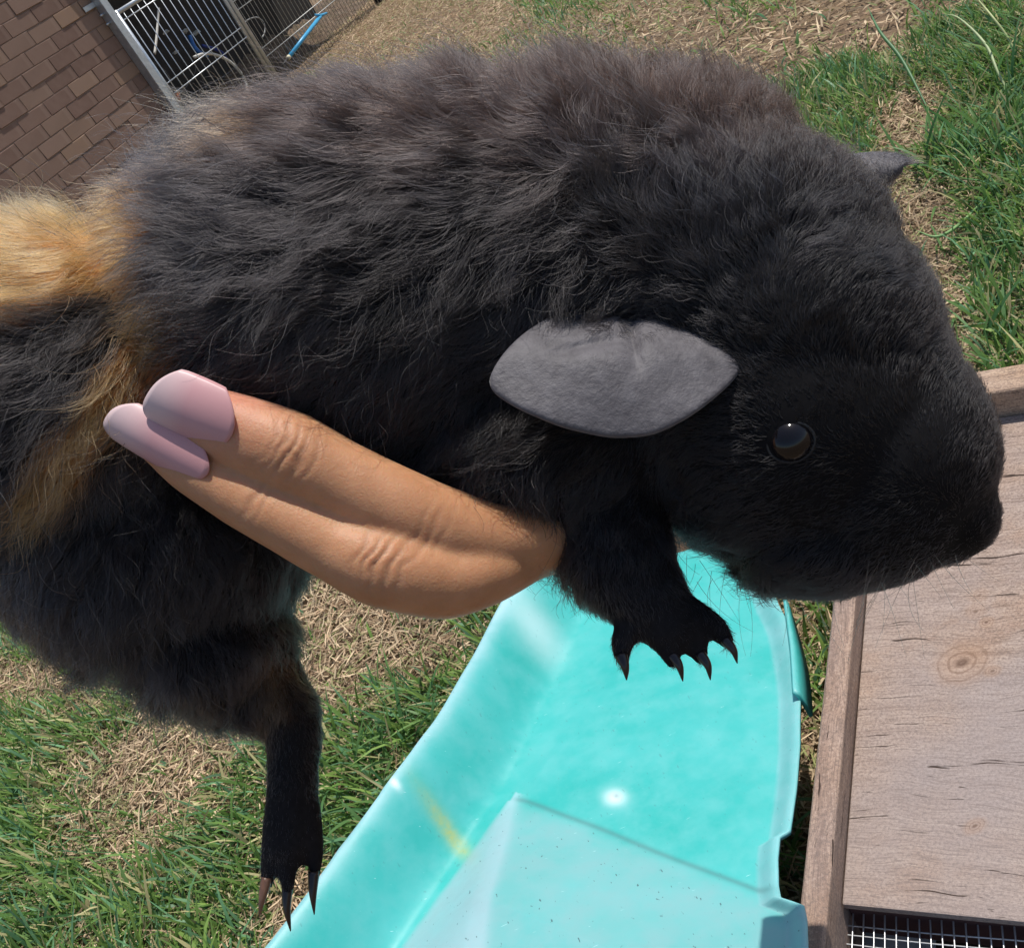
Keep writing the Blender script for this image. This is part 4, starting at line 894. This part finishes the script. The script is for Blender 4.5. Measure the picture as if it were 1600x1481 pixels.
# ================================================================== HAND
FING_A = [(285, 640, .1870, 44), (312, 650, .1865, 50), (370, 676, .1862, 62), (450, 709, .186, 69), (530, 750, .1868, 64), (620, 795, .188, 66), (700, 828, .190, 66), (780, 845, .193, 57), (860, 838, .201, 54), (930, 815, .217, 60)]
FING_B = [(248, 692, .1900, 34), (300, 725, .1885, 46), (380, 772, .1870, 53), (450, 813, .1855, 53), (520, 853, .1852, 54), (590, 882, .1848, 65), (650, 898, .186, 64), (700, 905, .1880, 62), (760, 893, .1905, 53), (830, 865, .200, 42), (900, 835, .217, 50)]
def build_hand():
    caps = [FING_A, FING_B,
            [(600, 850, .205, 55), (700, 880, .200, 56), (790, 868, .205, 55), (890, 815, .222, 60)],           # ring finger folded under the belly
            [(640, 820, .222, 46), (740, 840, .215, 48), (840, 830, .222, 52), (940, 800, .238, 56)],           # little finger
            [(930, 795, .226, 72), (980, 765, .240, 84), (1040, 770, .265, 96), (1110, 730, .30, 88)],          # palm, index side
            [(900, 820, .225, 74), (980, 770, .255, 88), (1060, 720, .285, 90), (1120, 720, .31, 82)],          # palm, little finger side
            [(1010, 720, .275, 70), (930, 650, .29, 62), (840, 600, .292, 54), (760, 560, .288, 46)],           # thumb on the far flank
            [(1110, 730, .30, 92), (1150, 720, .34, 86), (1180, 705, .39, 82), (1205, 695, .45, 84)]]   # wrist and forearm
    me = blob_mesh('hand', [], caps, 0.0007, 4)
    V = verts_of(me); u, v, d = to_px(V)
    # sculpted detail: knuckle creases across the fingers
    Nn = np.zeros(len(V) * 3, np.float32); me.vertices.foreach_get('normal', Nn); Nn = Nn.reshape(-1, 3)
    ax_ = nrm(np.array([[0.88, 0.47]]))[0]; sL = u * ax_[0] + v * ax_[1]; tL = -u * ax_[1] + v * ax_[0]
    crease = np.zeros(len(V)); wr = vnoise(V * 380, 70) * 7
    def fold(cu, cv, wdt, amp, half, curve=0.0):
        s0 = cu * ax_[0] + cv * ax_[1]; t0 = -cu * ax_[1] + cv * ax_[0]
        return -amp * np.exp(-((sL - s0 + wr + curve * ((tL - t0) / 50) ** 2 * 10) / wdt) ** 2) * np.exp(-((tL - t0) / half) ** 2) * (d < .2)
    for cu, cv, a in ((452, 706, .00050), (470, 716, .00040), (437, 700, .0003), (487, 722, .00026), (425, 690, .0002)): crease += fold(cu, cv, 4.0, a, 42, 0.8)
    for cu, cv, a in ((575, 868, .0005), (592, 876, .0006), (610, 884, .0005), (560, 860, .0003), (628, 892, .0003)): crease += fold(cu, cv, 4.0, a, 34, -0.8)
    for cu, cv, a in ((395, 780, .0003), (408, 786, .00025)): crease += fold(cu, cv, 4, a, 30)
    for cu, cv, a in ((655, 822, .0002), (672, 828, .0002), (690, 836, .00016)): crease += fold(cu, cv, 4, a, 40)
    V2 = V + Nn * crease[:, None]; me.vertices.foreach_set('co', V2.astype(np.float32).ravel()); me.update()
    red = np.exp(-(((u - 395) / 80) ** 2 + ((v - 590) / 40) ** 2)) + 0.55 * np.exp(-(((u - 300) / 110) ** 2 + ((v - 650) / 70) ** 2)); pattr(me, 'red', np.clip(red, 0, 1)); pattr(me, 'fold', np.clip(-crease / 0.0005, 0, 1))
    m, t, b = mat('tan_skin'); co = coord(t); n1 = noise(t, 130, 5, 0.6, co); n2 = noise(t, 1500, 3, 0.6, co)
    vo = N(t, 'ShaderNodeTexVoronoi', Scale=1300.0); t.links.new(mapping(t, co, (1, 1, 1)), vo.inputs['Vector']); vo.feature = 'DISTANCE_TO_EDGE'
    c = ramp(t, n1, [(0.3, (0.43, 0.205, 0.098)), (0.7, (0.53, 0.27, 0.14))])
    c = mix(t, math_(t, 'MULTIPLY', attr(t, 'red', 'Fac'), 0.65), c, (0.60, 0.22, 0.17)); c = mix(t, math_(t, 'MULTIPLY', attr(t, 'fold', 'Fac'), 0.5), c, (0.27, 0.12, 0.07))
    t.links.new(c, b.inputs['Base Color']); b.inputs['Roughness'].default_value = 0.52; b.inputs['Specular IOR Level'].default_value = 0.35
    b.inputs['Subsurface Weight'].default_value = 0.55; b.inputs['Subsurface Radius'].default_value = (0.0045, 0.0016, 0.0008); b.inputs['Subsurface Scale'].default_value = 0.8
    ln = noise(t, 1.0, 4, 0.6, mapping(t, co, (900, 900, 300)))
    bump(t, b, math_(t, 'ADD', math_(t, 'MULTIPLY', vo.outputs['Distance'], 0.8), math_(t, 'ADD', n2, ln)), 0.38, 0.0002)
    root = empty('person', at(np.float64(900), np.float64(850), .21), 'bare tan hand with long pale pink nails cupped under the guinea pig', 'person')
    link('hand', me, m, root)
    nm, t, b = mat('pale_pink_nail'); co = coord(t); tt = attr(t, 'along', 'Fac')
    c = ramp(t, tt, [(0.0, (0.50, 0.255, 0.26)), (0.55, (0.53, 0.29, 0.30)), (0.80, (0.60, 0.42, 0.42)), (1.0, (0.62, 0.48, 0.48))])
    t.links.new(c, b.inputs['Base Color']); b.inputs['Roughness'].default_value = 0.4; b.inputs['Specular IOR Level'].default_value = 0.35; 
    bump(t, b, noise(t, 1.0, 2, 0.5, mapping(t, co, (500, 500, 500))), 0.08, 0.0003)
    def nail(base, tip, dep0, dep1, halfw, R, tilt, skew=0.0):
        """plate from base to tip (pixels), halfw in px, R transverse radius px, tilt turns it about its own axis"""
        B0, T0 = at(np.float64(base[0]), np.float64(base[1]), dep0), at(np.float64(tip[0]), np.float64(tip[1]), dep1); a = nrm(T0 - B0); L = np.linalg.norm(T0 - B0); s = dep0 / FPX
        n0 = -IMG_F - a * (-IMG_F @ a); n0 = nrm(n0); b0 = np.cross(a, n0); ct, st = math.cos(tilt), math.sin(tilt); n_, b_ = n0 * ct + b0 * st, b0 * ct - n0 * st
        I, J = 22, 19; P = np.zeros((I, J, 3)); al = np.zeros((I, J))
        for i in range(I):
            for j in range(J):
                q = (j / (J - 1)) * 2 - 1; x = i / (I - 1)
                lo = 0.26 * q * q; hi = 1 - 0.13 * abs(q) ** 3.0 + skew * q; xx = lo + (hi - lo) * x
                wx = halfw * (0.90 + 0.10 * math.sin(math.pi * min(xx, 1))) * (1 - 0.10 * max(0, xx - .7) / .3)
                ph = q * wx / R; P[i, j] = B0 + a * L * xx + b_ * R * s * math.sin(ph) + n_ * (R * s * (math.cos(ph) - 1) - 0.0016 * (xx - 0.35) ** 2); al[i, j] = xx
        me = grid_mesh('fingernail', P); pattr(me, 'along', al); o = link('fingernail', me, nm, root); sdm = o.modifiers.new('t', 'SOLIDIFY'); sdm.thickness = 0.0004; sdm.offset = 0
    nail((364, 674), (228, 616), .1774, .1792, 62, 72, -0.30, -0.10)
    nail((325, 738), (164, 650), .1808, .1838, 46, 50, -0.25, -0.05)
    slv = flat_mat('grey_sleeve', (0.10, 0.10, 0.12), 0.95, 0, 0.25, 300)
    pth = smooth_path([at(np.float64(1185), np.float64(702), .40), at(np.float64(1205), np.float64(695), .45), at(np.float64(1215), np.float64(690), .47)], 14)
    link('sleeve', tube_mesh('sleeve', pth, np.linspace(0.030, 0.034, 14), 24), slv, root)
build_hand()
